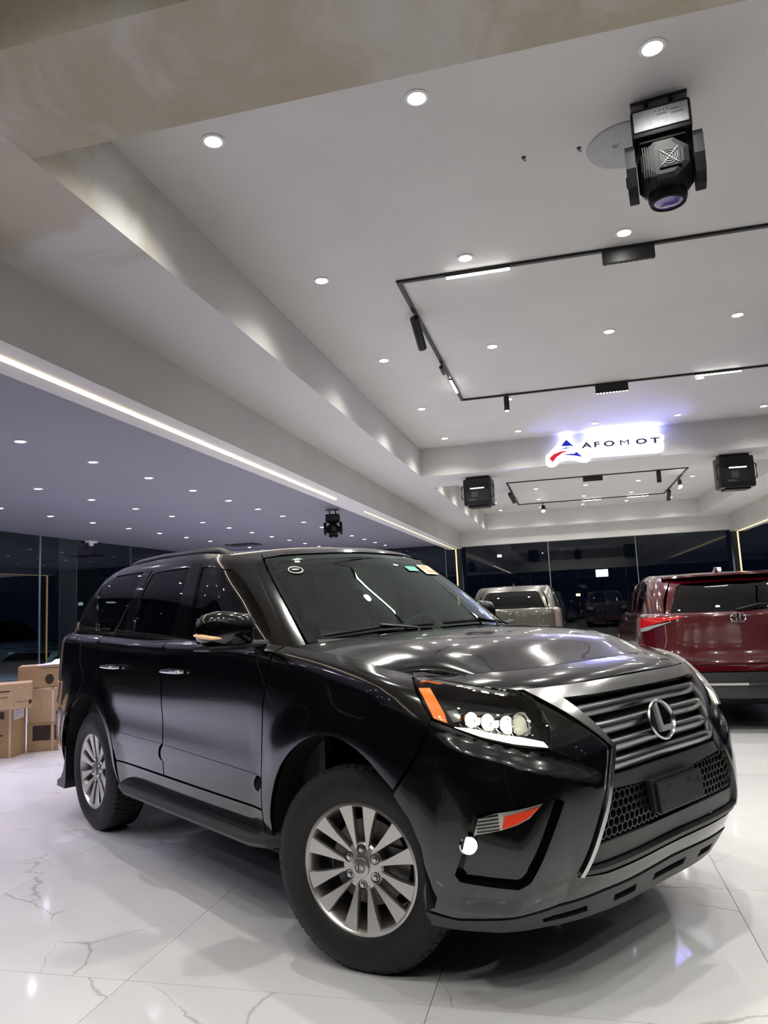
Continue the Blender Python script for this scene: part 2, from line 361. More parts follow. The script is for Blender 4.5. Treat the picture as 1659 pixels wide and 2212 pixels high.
class Surf:
    """tensor spline; net[row][col] = (x, y, z) for the half with y >= 0, mirrored about column 0"""
    def __init__(s, U, V, net, scale=(1, 1, 1), shift=(0, 0, 0)):
        U = np.array(U, float); net = np.array(net, float)*np.array(scale)+np.array(shift)*[1, 0, 1]
        mir = net[:, :0:-1, :]*np.array([1, -1, 1])
        s.net = np.concatenate([mir, net], 1)
        s.su = Spline(np.concatenate([-U[:0:-1], U])); s.sv = Spline(V)
        s.umax = U[-1]; s.v0, s.v1 = V[0], V[-1]
    def pos(s, uv):
        uv = np.atleast_2d(np.asarray(uv, float))
        return np.einsum('nr,nc,rcd->nd', s.sv.weights(uv[:, 1]), s.su.weights(uv[:, 0]), s.net)
    def nrm(s, uv, e=2e-3):
        uv = np.atleast_2d(np.asarray(uv, float)).copy()
        uv[:, 0] = np.clip(uv[:, 0], -s.umax+e, s.umax-e); uv[:, 1] = np.clip(uv[:, 1], s.v0+e, s.v1-e)
        du = s.pos(uv+[e, 0])-s.pos(uv-[e, 0]); dv = s.pos(uv+[0, e])-s.pos(uv-[0, e])
        n = np.cross(du, dv); return n/np.maximum(np.linalg.norm(n, axis=1), 1e-9)[:, None]
    def inv(s, target, axes, guess):
        """(u, v) of the surface point whose coordinates on two axes equal target"""
        g = np.array(guess, float); ax = list(axes); t = np.array(target, float)
        for _ in range(25):
            p = s.pos([g])[0][ax]-t
            if abs(p).max() < 1e-5: break
            e = 1e-3
            J = np.stack([(s.pos([g+[e, 0]])[0][ax]-s.pos([g-[e, 0]])[0][ax])/(2*e),
                          (s.pos([g+[0, e]])[0][ax]-s.pos([g-[0, e]])[0][ax])/(2*e)], 1)
            g = g-np.clip(np.linalg.lstsq(J, p, rcond=None)[0], -.2, .2)
            g[0] = np.clip(g[0], -s.umax, s.umax); g[1] = np.clip(g[1], s.v0, s.v1)
        return tuple(g)

# lower body: columns run from the nose centre round the corner and along the flank to the tail centre
LU = [0, .35, .61, .89, 1.14, 1.47, 2.07, 3.17, 4.36, 4.87, 5.21, 5.56, 6.06]
LV = [.26, .36, .48, .62, .75, .88, .98, 1.06, 1.12, 1.16, 1.19]
_lz = [.26, .36, .48, .62, .75, .88, .98]
_front = [  # x at y 0, .35, .6 ; corner (x, y) ; fender nose (x, y) ; arch y
 (0.815, 0.807, 0.723, (.51, .765), (.31, .85), .880),
 (0.875, 0.872, 0.803, (.605, .795), (.385, .885), .908),
 (0.910, 0.914, 0.863, (.67, .815), (.425, .908), .928),
 (0.925, 0.927, 0.873, (.685, .825), (.435, .920), .940),
 (0.918, 0.920, 0.863, (.68, .828), (.435, .924), .945),
 (0.892, 0.892, 0.833, (.66, .826), (.43, .922), .942),
 (0.852, 0.848, 0.788, (.615, .818), (.403, .916), .935),
 (0.805, 0.797, 0.725, (.555, .802), (.367, .902), .924),
 (0.750, 0.736, 0.653, (.488, .773), (.32, .876), .902),
 (0.690, 0.673, 0.586, (.426, .735), (.275, .835), .868),
 (0.630, 0.611, 0.520, (.366, .69), (.235, .785), .822)]
_side = [.875, .905, .930, .940, .945, .944, .940, .934, .920, .897, .868]
_tail = [  # (x, y) for the last four columns
 ((-3.32, .87), (-3.66, .76), (-3.78, .46), (-3.81, 0)),
 ((-3.33, .90), (-3.71, .79), (-3.85, .49), (-3.88, 0)),
 ((-3.34, .925), (-3.74, .82), (-3.88, .51), (-3.92, 0)),
 ((-3.34, .935), (-3.74, .83), (-3.88, .51), (-3.92, 0)),
 ((-3.34, .936), (-3.73, .83), (-3.87, .51), (-3.90, 0)),
 ((-3.34, .93), (-3.69, .825), (-3.82, .51), (-3.85, 0)),
 ((-3.33, .925), (-3.66, .82), (-3.79, .50), (-3.82, 0)),
 ((-3.32, .92), (-3.64, .815), (-3.77, .49), (-3.80, 0)),
 ((-3.31, .91), (-3.62, .805), (-3.75, .48), (-3.78, 0)),
 ((-3.29, .89), (-3.59, .785), (-3.73, .47), (-3.76, 0)),
 ((-3.27, .865), (-3.56, .765), (-3.70, .46), (-3.73, 0))]
_shoulder = [1.095, 1.093, 1.088, 1.09, 1.105, 1.135, 1.205, 1.228, 1.255, 1.262, 1.265, 1.265, 1.265]
_crown = [0, 0, 0, 0, 0, 0, 0, 0, 0, .022, .036]
def lower_net():
    rows = []
    for r, v in enumerate(LV):
        a = _front[r]; t = _tail[r]; w = _side[r]
        pts = [(a[0], 0), (a[1], .35), (a[2], .60), a[3], a[4], (.10, a[5]), (-.50, w), (-1.60, w), (-2.79, w)]+list(t)
        row = []
        for c, (x, y) in enumerate(pts):
            if v <= .88: z = v
            else:
                k = min(1, (v-.88)/(1.12-.88)); z = .88+k*(_shoulder[c]-.88)+_crown[r]
            row.append((x, y, z))
        rows.append(row)
    return rows
# cabin: windscreen, pillars, side glass, tail window
GU = [0, .34, .60, .82, .98, 1.42, 1.95, 3.15, 3.65, 4.00, 4.35, 4.78]
GV = [1.22, 1.31, 1.43, 1.55, 1.635, 1.69, 1.722]
_cab = [
 [(-.20, 0), (-.245, .36), (-.335, .61), (-.47, .79), (-.62, .858), (-1.05, .870), (-1.6, .872), (-2.79, .868), (-3.29, .852), (-3.60, .765), (-3.73, .45), (-3.76, 0)],
 [(-.335, 0), (-.38, .355), (-.462, .597), (-.585, .768), (-.73, .838), (-1.12, .855), (-1.6, .858), (-2.79, .854), (-3.27, .836), (-3.56, .745), (-3.68, .44), (-3.71, 0)],
 [(-.51, 0), (-.552, .345), (-.628, .577), (-.738, .735), (-.875, .804), (-1.20, .829), (-1.6, .834), (-2.79, .829), (-3.23, .808), (-3.48, .715), (-3.59, .42), (-3.62, 0)],
 [(-.69, 0), (-.728, .333), (-.798, .553), (-.895, .700), (-1.02, .768), (-1.28, .796), (-1.6, .803), (-2.78, .797), (-3.17, .772), (-3.385, .675), (-3.485, .395), (-3.515, 0)],
 [(-.815, 0), (-.852, .322), (-.918, .530), (-1.01, .668), (-1.125, .733), (-1.34, .759), (-1.62, .767), (-2.75, .760), (-3.09, .732), (-3.28, .636), (-3.37, .372), (-3.40, 0)],
 [(-.905, 0), (-.942, .308), (-1.005, .504), (-1.092, .634), (-1.20, .694), (-1.39, .719), (-1.65, .727), (-2.70, .720), (-3.01, .692), (-3.18, .598), (-3.265, .35), (-3.295, 0)],
 [(-.985, 0), (-1.022, .292), (-1.082, .474), (-1.165, .592), (-1.265, .646), (-1.44, .669), (-1.68, .677), (-2.64, .671), (-2.93, .645), (-3.09, .556), (-3.17, .325), (-3.20, 0)]]
_roofrise = [.018, .015, .008, 0, .004, .022, .040, .042, .030, .012, 0, 0]
def cabin_net():
    rows = []
    for r, v in enumerate(GV):
        k = max(0, (v-1.31)/(1.722-1.31))**2
        rows.append([(x, y, v+k*_roofrise[c]) for c, (x, y) in enumerate(_cab[r])])
    return rows
# ---------------------------------------------------------------- panels cut out of a body surface
def inside(P, poly):
    P = np.asarray(P, float); poly = np.asarray(poly, float); x, y = P[:, 0], P[:, 1]; r = np.zeros(len(P), bool)
    for (x0, y0), (x1, y1) in zip(poly, np.roll(poly, -1, 0)):
        c = ((y0 > y) != (y1 > y)) & (x < (x1-x0)*(y-y0)/((y1-y0) if y1 != y0 else 1e-12)+x0); r ^= c
    return r
def dense(poly, step):
    out = []
    for a, b in zip(poly, poly[1:]+poly[:1]):
        a, b = np.array(a, float), np.array(b, float); n = max(1, int(math.ceil(np.linalg.norm(b-a)/step)))
        out += [tuple(a+(b-a)*k/n) for k in range(n)]
    return out
def fillet(poly, r, n=4):
    out = []; m = len(poly)
    for i in range(m):
        p0, p, p1 = [np.array(poly[k % m], float) for k in (i-1, i, i+1)]
        a, b = p0-p, p1-p; la, lb = np.linalg.norm(a), np.linalg.norm(b); d = min(r, la*.45, lb*.45)
        s, e = p+a/la*d, p+b/lb*d
        for k in range(n+1):
            t = k/n; out.append(tuple((1-t)**2*s+2*t*(1-t)*p+t*t*e))
    return out
def mirror_u(half): return half+[(-u, v) for u, v in reversed(half) if abs(u) > 1e-9]
def arc(cx, cz, r, a0, a1, n=14): return [(cx+r*math.cos(math.radians(a0+(a1-a0)*k/n)), cz+r*math.sin(math.radians(a0+(a1-a0)*k/n))) for k in range(n+1)]
def seg_dist(P, loop):
    d = np.full(len(P), 9.)
    for a, b in zip(loop, loop[1:]+loop[:1]):
        a, b = np.array(a), np.array(b); ab = b-a; t = np.clip(((P-a)@ab)/max(ab@ab, 1e-12), 0, 1)
        d = np.minimum(d, np.linalg.norm(P-(a+t[:, None]*ab), axis=1))
    return d
def panel_mesh(name, S, poly, m, thick=.012, off=0., step=.04, holes=(), flip=False, lift=None):
    loops = [dense(list(poly), step*.7)]+[dense(list(h), step*.7) for h in holes]
    A = np.array(loops[0]); lo, hi = A.min(0), A.max(0)
    g = np.stack(np.meshgrid(np.arange(lo[0]+step/2, hi[0], step), np.arange(lo[1]+step/2, hi[1], step)), -1).reshape(-1, 2)
    if len(g):
        k = inside(g, loops[0])
        for h in loops[1:]: k &= ~inside(g, h)
        g = g[k]
        for h in loops: 
            if len(g): g = g[seg_dist(g, h) > step*.45]
    vs = []; es = []
    for lp in loops:
        k = len(vs); vs += [Vector((float(a), float(b))) for a, b in lp]; es += [(k+i, k+(i+1) % len(lp)) for i in range(len(lp))]
    nb = len(vs); vs += [Vector((float(a), float(b))) for a, b in g]
    V, E_, F, *_ = delaunay_2d_cdt(vs, es, [], 0, 1e-7)
    uv = np.array([(v.x, v.y) for v in V]); C = np.array([uv[list(f)].mean(0) for f in F]); keep = inside(C, loops[0])
    for h in loops[1:]: keep &= ~inside(C, h)
    F = [f for f, k in zip(F, keep) if k]
    n = S.nrm(uv); o_ = off+(lift(uv) if lift is not None else 0); P = S.pos(uv)+n*(np.atleast_1d(o_)[:, None] if np.ndim(o_) else o_)
    verts = [tuple(p) for p in P]; norms = [tuple(a) for a in n]; faces = [tuple(f) for f in F]
    if thick:
        for lp in loops:
            q_ = np.array(lp); nn = S.nrm(q_); o2 = off+(lift(q_) if lift is not None else 0); o2 = np.atleast_1d(o2)[:, None] if np.ndim(o2) else o2
            top = S.pos(q_)+nn*o2; bot = top-nn*thick; k = len(verts); c = len(lp)
            verts += [tuple(p) for p in top]+[tuple(p) for p in bot]; norms += [(0, 0, 0)]*(2*c)
            faces += [(k+i, k+(i+1) % c, k+c+(i+1) % c, k+c+i) for i in range(c)]
    # windings follow the outward normal
    va = np.array(verts); out = []
    for i, f in enumerate(faces):
        if i < len(F):
            a, b, c = va[list(f)]; 
            if np.dot(np.cross(b-a, c-a), np.array(norms[f[0]])) < 0: f = f[::-1]
        out.append(f)
    if flip:
        verts = [(x, -y, z) for x, y, z in verts]; norms = [(x, -y, z) for x, y, z in norms]; out = [f[::-1] for f in out]
    me = bpy.data.meshes.new(name); me.from_pydata(verts, [], out); me.materials.append(m)
    me.polygons.foreach_set('use_smooth', [i < len(F) for i in range(len(out))]); me.update()
    me.normals_split_custom_set_from_vertices(norms)
    return me
def panel(name, S, poly, m, parent, thick=.012, off=0., step=.04, holes=(), mirror=True, lift=None, label=None):
    r = []
    for fl in ((True, False) if mirror else (False,)):
        me = panel_mesh(name, S, poly, m, thick, off, step, holes, fl, lift)
        o = bpy.data.objects.new(name, me); link(o, parent, label=label); r.append(o)
    return r
class Coons:
    """patch spanned by four boundary curves given as functions of 0..1, with a crown"""
    def __init__(s, front, rear, left, right, crown): s.a = (front, rear, left, right); s.c = crown; s.umax = 1e9; s.v0, s.v1 = 0, 1
    def pos(s, st):
        st = np.clip(np.atleast_2d(np.asarray(st, float)), [-1, 0], [1, 1]); S_ = (st[:, :1]+1)/2; T_ = st[:, 1:]
        f, r, l, g = s.a
        F, R_, Lf, G = f(S_[:, 0]), r(S_[:, 0]), l(T_[:, 0]), g(T_[:, 0])
        c00, c10, c01, c11 = f(np.array([0.])), f(np.array([1.])), r(np.array([0.])), r(np.array([1.]))
        P = (1-T_)*F+T_*R_+(1-S_)*Lf+S_*G-((1-S_)*(1-T_)*c00+S_*(1-T_)*c10+(1-S_)*T_*c01+S_*T_*c11)
        P[:, 2] += s.c(st); return P
    def nrm(s, st, e=4e-3):
        st = np.clip(np.atleast_2d(np.asarray(st, float)), [-1+e, e], [1-e, 1-e])
        du = s.pos(st+[e, 0])-s.pos(st-[e, 0]); dv = s.pos(st+[0, e])-s.pos(st-[0, e]); n = np.cross(du, dv)
        n /= np.maximum(np.linalg.norm(n, axis=1), 1e-9)[:, None]; n[n[:, 2] < 0] *= -1; return n
class Roof:
    """cap over the top contour of the cabin: u as the cabin, v = 1 at the rim to 0 on the spine"""
    def __init__(s, C, xc0, xc1, rise): s.C = C; s.x0, s.x1, s.rise = xc0, xc1, rise; s.umax = C.umax; s.v0, s.v1 = 0, 1
    def pos(s, uv):
        uv = np.atleast_2d(np.asarray(uv, float)); P = s.C.pos(np.stack([uv[:, 0], np.full(len(uv), s.C.v1)], 1)); r = uv[:, 1]
        xs = np.clip(P[:, 0], s.x1, s.x0); Q = P.copy(); Q[:, 0] = xs+(P[:, 0]-xs)*r; Q[:, 1] = P[:, 1]*r
        zm = np.interp(-xs, [-s.x0, -(s.x0+s.x1)/2, -s.x1], s.rise)
        Q[:, 2] = zm+(P[:, 2]-zm)*(.25*r**2+.75*r**4)
        return Q
    def nrm(s, uv, e=3e-3):
        uv = np.atleast_2d(np.asarray(uv, float)).copy(); uv[:, 1] = np.clip(uv[:, 1], .03, 1-e)
        du = s.pos(uv+[e, 0])-s.pos(uv-[e, 0]); dv = s.pos(uv+[0, e])-s.pos(uv-[0, e]); n = np.cross(du, dv)
        n /= np.maximum(np.linalg.norm(n, axis=1), 1e-9)[:, None]; n[n[:, 2] < 0] *= -1; return n
def ribbon(S, path, off, r, flat=1.0, n=8, step=.04):
    """tube that follows points of a surface at a given stand-off"""
    d = dense(list(path), step); d = d[:d.index(min(d, key=lambda p: abs(p[0]-path[-1][0])+abs(p[1]-path[-1][1])))+1] if len(path) > 2 else dense(list(path), step)[:max(2, int(math.ceil(math.dist(path[0], path[1])/step)))]+[path[1]]
    P = S.pos(d)+S.nrm(d)*off; b = MB(); b.tube([tuple(p) for p in P], r, n, flat); return b
def path_pts(pts, step=.03):
    out = []
    for a, b in zip(pts[:-1], pts[1:]):
        n = max(1, int(math.ceil(math.dist(a, b)/step))); out += [(a[0]+(b[0]-a[0])*k/n, a[1]+(b[1]-a[1])*k/n) for k in range(n)]
    return out+[pts[-1]]
def bead(S, pts, off, r, n=6, flat=1.0, step=.03):
    d = path_pts(pts, step); P = S.pos(d)+S.nrm(d)*off; b = MB(); b.tube([tuple(p) for p in P], r, n, flat); return b
def flipped(mb): q_ = MB(); q_.v = [(x, -y, z) for x, y, z in mb.v]; q_.f = [f[::-1] for f in mb.f]; return q_
def both(mb, name, m, parent, smooth=True, label=None):
    a = flipped(mb).build(name, m, parent, smooth, label=label); b = mb.build(name, m, parent, smooth, label=label); return a, b
# ---------------------------------------------------------------- wheels
M_tyre = grain(mat('tyre_rubber', (.010, .010, .010), .62), 70, .3, .3)
M_alloy = grain(mat('silver_alloy', (.52, .50, .48), .30, .9), 300, .05)
M_brake = grain(mat('brake_steel', (.16, .15, .15), .45, .8), 120, .2)
M_darkcav = grain(mat('dark_cavity', (.004, .004, .004), .7), 40, .3)
def wheel_parts(spokes=6, rr=.245, R_=.388, style='pair', cap_logo=True):
    """meshes of a wheel about local z (outward); returned as {part: [(mesh, matrix)]}"""
    d = {}
    b = MB(); b.lathe([(rr+.004, -.006), (rr+.003, .004), (rr-.006, .006), (rr-.016, -.004), (rr-.024, -.035), (rr-.034, -.09), (rr-.036, -.20), (rr-.008, -.222), (rr-.004, -.21), (rr-.004, -.05)], 64, close=True)
    d['rim'] = b.mesh('rim', M_alloy, .7)
    b = MB(); b.lathe([(rr, .0), (rr+.012, .012), (rr+.035, .021), (rr+.07, .024), (rr+.10, .014), (R_-.016, -.004), (R_-.006, -.018), (R_-.006, -.204), (R_-.016, -.222), (rr+.10, -.24), (rr+.05, -.248), (rr, -.225)], 72)
    d['tyre'] = b.mesh('tyre', M_tyre, .9)
    b = MB(); n = 62
    for k in range(n):
        a = 2*PI*k/n
        M = Matrix.Rotation(a, 4, 'Z')
        for z0, z1, s in ((-.062, -.014, 0), (-.105, -.068, .5), (-.154, -.111, 0), (-.212, -.160, .5)):
            Mk = Matrix.Rotation(a+s*2*PI/n, 4, 'Z'); w = .0178
            b.add([(R_-.008, -w, z0), (R_-.008, w, z0), (R_-.008, w, z1), (R_-.008, -w, z1), (R_, -w+.002, z0+.003), (R_, w-.002, z0+.003), (R_, w-.002, z1-.003), (R_, -w+.002, z1-.003)],
                  [(4, 5, 6, 7), (0, 4, 7, 3), (1, 2, 6, 5), (0, 1, 5, 4), (3, 7, 6, 2)], Mk)
        b.add([(R_-.03, -.012, .003), (R_-.03, .012, .003), (R_-.010, .012, -.012), (R_-.010, -.012, -.012), (R_-.03, -.011, .005), (R_-.03, .011, .005), (R_-.008, .011, -.010), (R_-.008, -.011, -.010)],
              [(4, 5, 6, 7), (0, 4, 7, 3), (1, 2, 6, 5), (0, 1, 5, 4), (3, 7, 6, 2)], M)
    d['tread'] = b.mesh('tread', M_tyre)
    # one spoke (half of a pair), its crown raised along the middle
    def spoke(sgn, inner, rows):
        b = MB(); vs = []; fs = []
        for (x, y0, y1, z, dep) in rows:
            vs += [(x, sgn*y0, z-.007), (x, sgn*(y0+.003), z), (x, sgn*(y1-.004), z+.001), (x, sgn*y1, z-.008), (x, sgn*(y1-.004), z-dep), (x, sgn*(y0+.004), z-dep)]
        m = len(rows)
        for i in range(m-1):
            for k in range(6): fs.append((i*6+k, i*6+(k+1) % 6, (i+1)*6+(k+1) % 6, (i+1)*6+k))
        fs += [tuple(range(5, -1, -1)), tuple(range((m-1)*6, m*6))]
        b.add(vs, fs); return b.mesh('spoke', M_alloy, .5)
    k_ = rr/.245
    if style == 'pair':
        rows = [(.060*k_, .015, .030, -.022, .030), (.10*k_, .0185, .042, -.016, .032), (.15*k_, .0195, .058, -.008, .030), (.20*k_, .020, .077, -.002, .028), (.238*k_, .0205, .094, .002, .030)]
        d['spokes'] = [(spoke(s, 0, rows), 90+60*j) for j in range(6) for s in (1, -1)]
        sm = {1: spoke(1, 0, rows), -1: spoke(-1, 0, rows)}; d['spokes'] = [(sm[s], 90+60*j) for j in range(6) for s in (1, -1)]
    else:
        rows = [(.05*k_, .004, .022, -.02, .03), (.12*k_, .006, .030, -.01, .03), (.236*k_, .009, .046, .0, .03)]
        sm = {1: spoke(1, 0, rows), -1: spoke(-1, 0, rows)}; d['spokes'] = [(sm[s], 90+72*j) for j in range(5) for s in (1, -1)]
    b = MB(); b.lathe([(0, -.010), (.030, -.010), (.034, -.014), (.050, -.018), (.082, -.022), (.090, -.030), (.086, -.07), (0, -.07)], 48); d['hub'] = b.mesh('hub', M_alloy, .5)
    b = MB(); b.lathe([(0, .0), (.030, -.001), (.036, -.004), (.037, -.012)], 36); d['centre_cap'] = b.mesh('centre_cap', M_alloy, .5)
    b = MB(); b.lathe([(.0115, -.016), (.0115, -.004), (.009, .0), (.004, .001), (0, .001)], 6); d['lug_nut'] = b.mesh('lug_nut', M_steel, .5)
    b = MB(); b.lathe([(.019, -.0195), (.019, -.0165), (.0135, -.022), (.0135, -.03), (0, -.03)], 20); d['lug_well'] = b.mesh('lug_well', M_darkcav)
    b = MB(); b.lathe([(0, -.09), (.165, -.09), (.168, -.10), (.165, -.115), (0, -.115)], 48); d['brake_disc'] = b.mesh('brake_disc', M_brake, .5)
    b = MB(); b.lathe([(.19, -.12), (.19, -.16), (0, -.16)], 32); d['dust_shield'] = b.mesh('dust_shield', M_darkcav)
    b = MB(); b.prism([(.09, -.07), (.17, -.06), (.185, 0), (.17, .06), (.09, .07), (.11, 0)], -.125, -.075); d['caliper'] = b.mesh('caliper', M_brake)
    return d
def add_wheel(W_, parent, x, y, z, side, steer=0., logo=True, detail=True):
    """side -1: right of the car (outward -y), +1: left"""
    o = bpy.data.objects.new('wheel', W_['rim']); link(o, parent)
    base = Matrix.Rotation(side*-PI/2, 4, 'X')            # local z -> +-y
    if side < 0: base = Matrix.Rotation(PI/2, 4, 'X')
    piv = Matrix.Translation((x, side*.72, 0)) @ Matrix.Rotation(steer, 4, 'Z') @ Matrix.Translation((-x, -side*.72, 0))
    o.matrix_local = piv @ Matrix.Translation((x, side*y, z)) @ base
    def ch(nm, me, M=None):
        c = bpy.data.objects.new(nm, me); link(c, o)
        if M: c.matrix_local = M
        return c
    ch('tyre', W_['tyre'])
    c = ch('tread', W_['tread']); c['kind'] = 'stuff'
    for me, a in W_['spokes']: ch('spoke', me, Matrix.Rotation(math.radians(a), 4, 'Z'))
    for nm in ('hub', 'centre_cap', 'brake_disc', 'dust_shield', 'caliper'): ch(nm, W_[nm])
    if detail:
        for j in range(6):
            a = math.radians(90+60*j); M = Matrix.Translation((.066*math.cos(a), .066*math.sin(a), 0))
            ch('lug_nut', W_['lug_nut'], M @ Matrix.Translation((0, 0, -.012))); ch('lug_well', W_['lug_well'], M)
        if logo:
            for nm, me in W_.get('cap_logo', []): ch(nm, me)
    return o
# ---------------------------------------------------------------- the black SUV
def car_paint(name, col, flake=0):
    m = mat(name, col, .16, 0, coat=1.0, spec=.45, coat_rough=.015)
    return m
M_paint = car_paint('black_paint', (.0022, .0022, .0026))
def wet(m):
    """beads of water: fine raised dots over the clear coat"""
    b = bsdf(m); t = N(m, 'ShaderNodeTexCoord'); v = N(m, 'ShaderNodeTexVoronoi', Scale=130.0, Randomness=1.0); L(m, t, 'Object', v, 'Vector')
    n = N(m, 'ShaderNodeTexNoise', Scale=2.2, Detail=3.0); L(m, t, 'Object', n, 'Vector')
    r = ramp(m, [(.0, (1, 1, 1)), (.22, (0, 0, 0))]); L(m, v, 'Distance', r, 'Fac')
    rr = ramp(m, [(.45, (0, 0, 0)), (.65, (1, 1, 1))]); L(m, n, 'Fac', rr, 'Fac')
    mu = N(m, 'ShaderNodeMath', operation='MULTIPLY'); L(m, r, 'Color', mu, 0); L(m, rr, 'Color', mu, 1)
    k = N(m, 'ShaderNodeBump', Strength=.22, Distance=.0015); L(m, mu, 'Value', k, 'Height'); L(m, k, 'Normal', b, 'Coat Normal')
    return m
M_hoodpaint = wet(car_paint('wet_black_paint', (.0022, .0022, .0026)))
M_gloss = mat('gloss_black', (.003, .003, .003), .08, coat=.6)
M_satin = grain(mat('satin_charcoal', (.035, .035, .034), .38), 300, .2, .08)
M_chrome = mat('chrome', (.62, .62, .61), .07, 1.0)
M_dchrome = grain(mat('dark_chrome', (.30, .30, .30), .26, 1.0), 200, .05)
M_satchrome = grain(mat('satin_chrome', (.50, .50, .49), .22, 1.0), 250, .06, .05)
M_letter = grain(mat('emblem_silver', (.40, .40, .40), .32, .4), 200, .05)
M_ws = thin_glass('windscreen_glass', (.62, .78, .70), (.86, 1.0, .93), .75, 0.0, 1.95)
M_tint = thin_glass('tinted_glass', (.10, .11, .12), 1.0, .8, 0.0, 1.55)
M_fd = thin_glass('light_tint_glass', (.35, .38, .36), 1.0, .8, 0.0, 1.55)
M_lens = thin_glass('lamp_lens', (.97, .98, .97), 1.0, .98)
M_amber = mat('amber_reflector', (.85, .16, .015), .25, coat=.5, emit=(1, .22, .01), estr=.35)
M_red = mat('red_reflector', (.55, .03, .015), .25, coat=.5, emit=(1, .1, .02), estr=.12)
M_headlamp = mat('headlamp_bulb', (.8, .8, .8), .3, emit=(1, .97, .86), estr=26)
M_drl = mat('running_light', (.8, .8, .7), .3, emit=(1, .93, .70), estr=2.2)
M_foglamp = mat('fog_bulb', (.8, .8, .8), .3, emit=(1, .95, .82), estr=14)
M_leather = grain(mat('cabin_leather', (.10, .085, .065), .55), 40, .15)
M_dash = grain(mat('cabin_plastic', (.02, .02, .02), .5), 60, .2)
M_railsilver = grain(mat('rail_grey', (.22, .22, .22), .3, .8), 200, .06)
CAR = thing('black_suv', 'wet glossy black SUV with a large grille and lit headlamps filling the foreground', 'car', (-.4161, 3.649, 0), (0, 0, -.6139))
class Body(Surf):
    arches = ((0, .42), (-2.79, .42))
    def pos(s, uv):
        P = super().pos(uv); sg = np.sign(P[:, 1])
        for cx, cz in s.arches:
            r = np.hypot(P[:, 0]-cx, P[:, 2]-cz); t = np.clip((.66-r)/.19, 0, 1)
            P[:, 1] += sg*.016*t*t*(3-2*t)*np.clip((np.abs(P[:, 1])-.8)/.1, 0, 1)
        # concave waist low on the doors, crisp swage above the moulding
        side = np.clip((-.45-P[:, 0])/.2, 0, 1)*np.clip((P[:, 0]+2.5)/.2, 0, 1)
        P[:, 1] -= sg*.010*side*np.exp(-((P[:, 2]-.80)/.10)**2)
        # ledge below the headlamps
        q_ = np.atleast_2d(np.asarray(uv, float)); u = np.abs(q_[:, 0]); vl = .800+(u-.5)*.30
        t = np.clip((vl+.01-q_[:, 1])/.065, 0, 1); w = np.clip((u-.40)/.08, 0, 1)*np.clip((1.04-u)/.10, 0, 1)*np.clip((q_[:, 1]-.36)/.42, 0, 1)
        k = .018*t*t*(3-2*t)*w+.055*np.clip((.84-q_[:, 1])/.42, 0, 1)*np.clip((u-.62)/.16, 0, 1)*np.clip((1.13-u)/.16, 0, 1)*np.clip((q_[:, 1]-.16)/.20, 0, 1); P[:, 0] += k*.8; P[:, 1] += sg*k*.55
        return P
LOW = Body(LU, LV, lower_net()); CAB = Surf(GU, GV, cabin_net())
def SX(x): return 1.57-x
def arch_pts(cx, r, a0, a1, n=18): return [(SX(p[0]), p[1]) for p in arc(cx, .42, r, a0, a1, n)]
AR = .475
# headlight outline
HL = [(1.030, 1.160), (.976, 1.166), (.89, 1.152), (.80, 1.131), (.70, 1.106), (.630, 1.086), (.598, 1.062), (.606, .96), (.634, .879), (.70, .889), (.752, .902), (.85, .933), (.925, .971), (1.005, 1.004), (1.030, 1.085)]
GR_OUT = [(.612, 1.088), (.372, .858), (.590, .468)]       # outer edge of the grille frame, top to bottom
# bumper skin
half = [(0, .40), (.45, .392), (.70, .360), (.95, .325), (1.08, .335), (1.098, .40), (1.090, .47), (1.105, .56), (1.140, .645), (1.205, .722),
        (1.012, .998), (.926, .964), (.85, .926), (.752, .895), (.640, .870), (.598, .96), (.590, 1.055), (.610, 1.086)]
notch = [(.598, 1.077), (.380, .858), (.592, .462), (.45, .448), (0, .446)]
bump_poly = half+notch+[(-u, v) for u, v in reversed(notch[:-1])]+[(-u, v) for u, v in reversed(half[1:])]
FOG = [(.962, .612), (.925, .690), (.885, .700), (.646, .728), (.630, .715), (.765, .475), (.80, .455), (.985, .470), (1.0, .49)]
panel('front_bumper', LOW, bump_poly, M_paint, CAR, holes=[FOG, [(-u, v) for u, v in FOG]], mirror=False, step=.016, thick=.02)
val = [(0, .290), (.42, .292), (.70, .275), (.95, .265), (1.03, .268), (1.075, .325), (.95, .317), (.70, .352), (.45, .384), (0, .392)]
SLOT = [[(.235, .325), (.36, .322), (.375, .352), (.245, .358)], [(.48, .318), (.64, .302), (.66, .322), (.50, .345)]]
slots = [s for s in SLOT]+[[(-u, v) for u, v in s] for s in SLOT]+[[(-.12, .330), (.12, .330), (.12, .360), (-.12, .360)]]
panel('lower_valance', LOW, mirror_u(val), M_satin, CAR, holes=slots, mirror=False, step=.03, off=.004, thick=.03, label='satin charcoal lower valance with slots')
panel('bumper_backing', LOW, mirror_u([(0, .275), (.7, .275), (1.0, .275), (1.05, .60), (.95, .9), (.6, 1.05), (0, 1.08)]), M_darkcav, CAR, off=-.085, thick=0, mirror=False, step=.06)
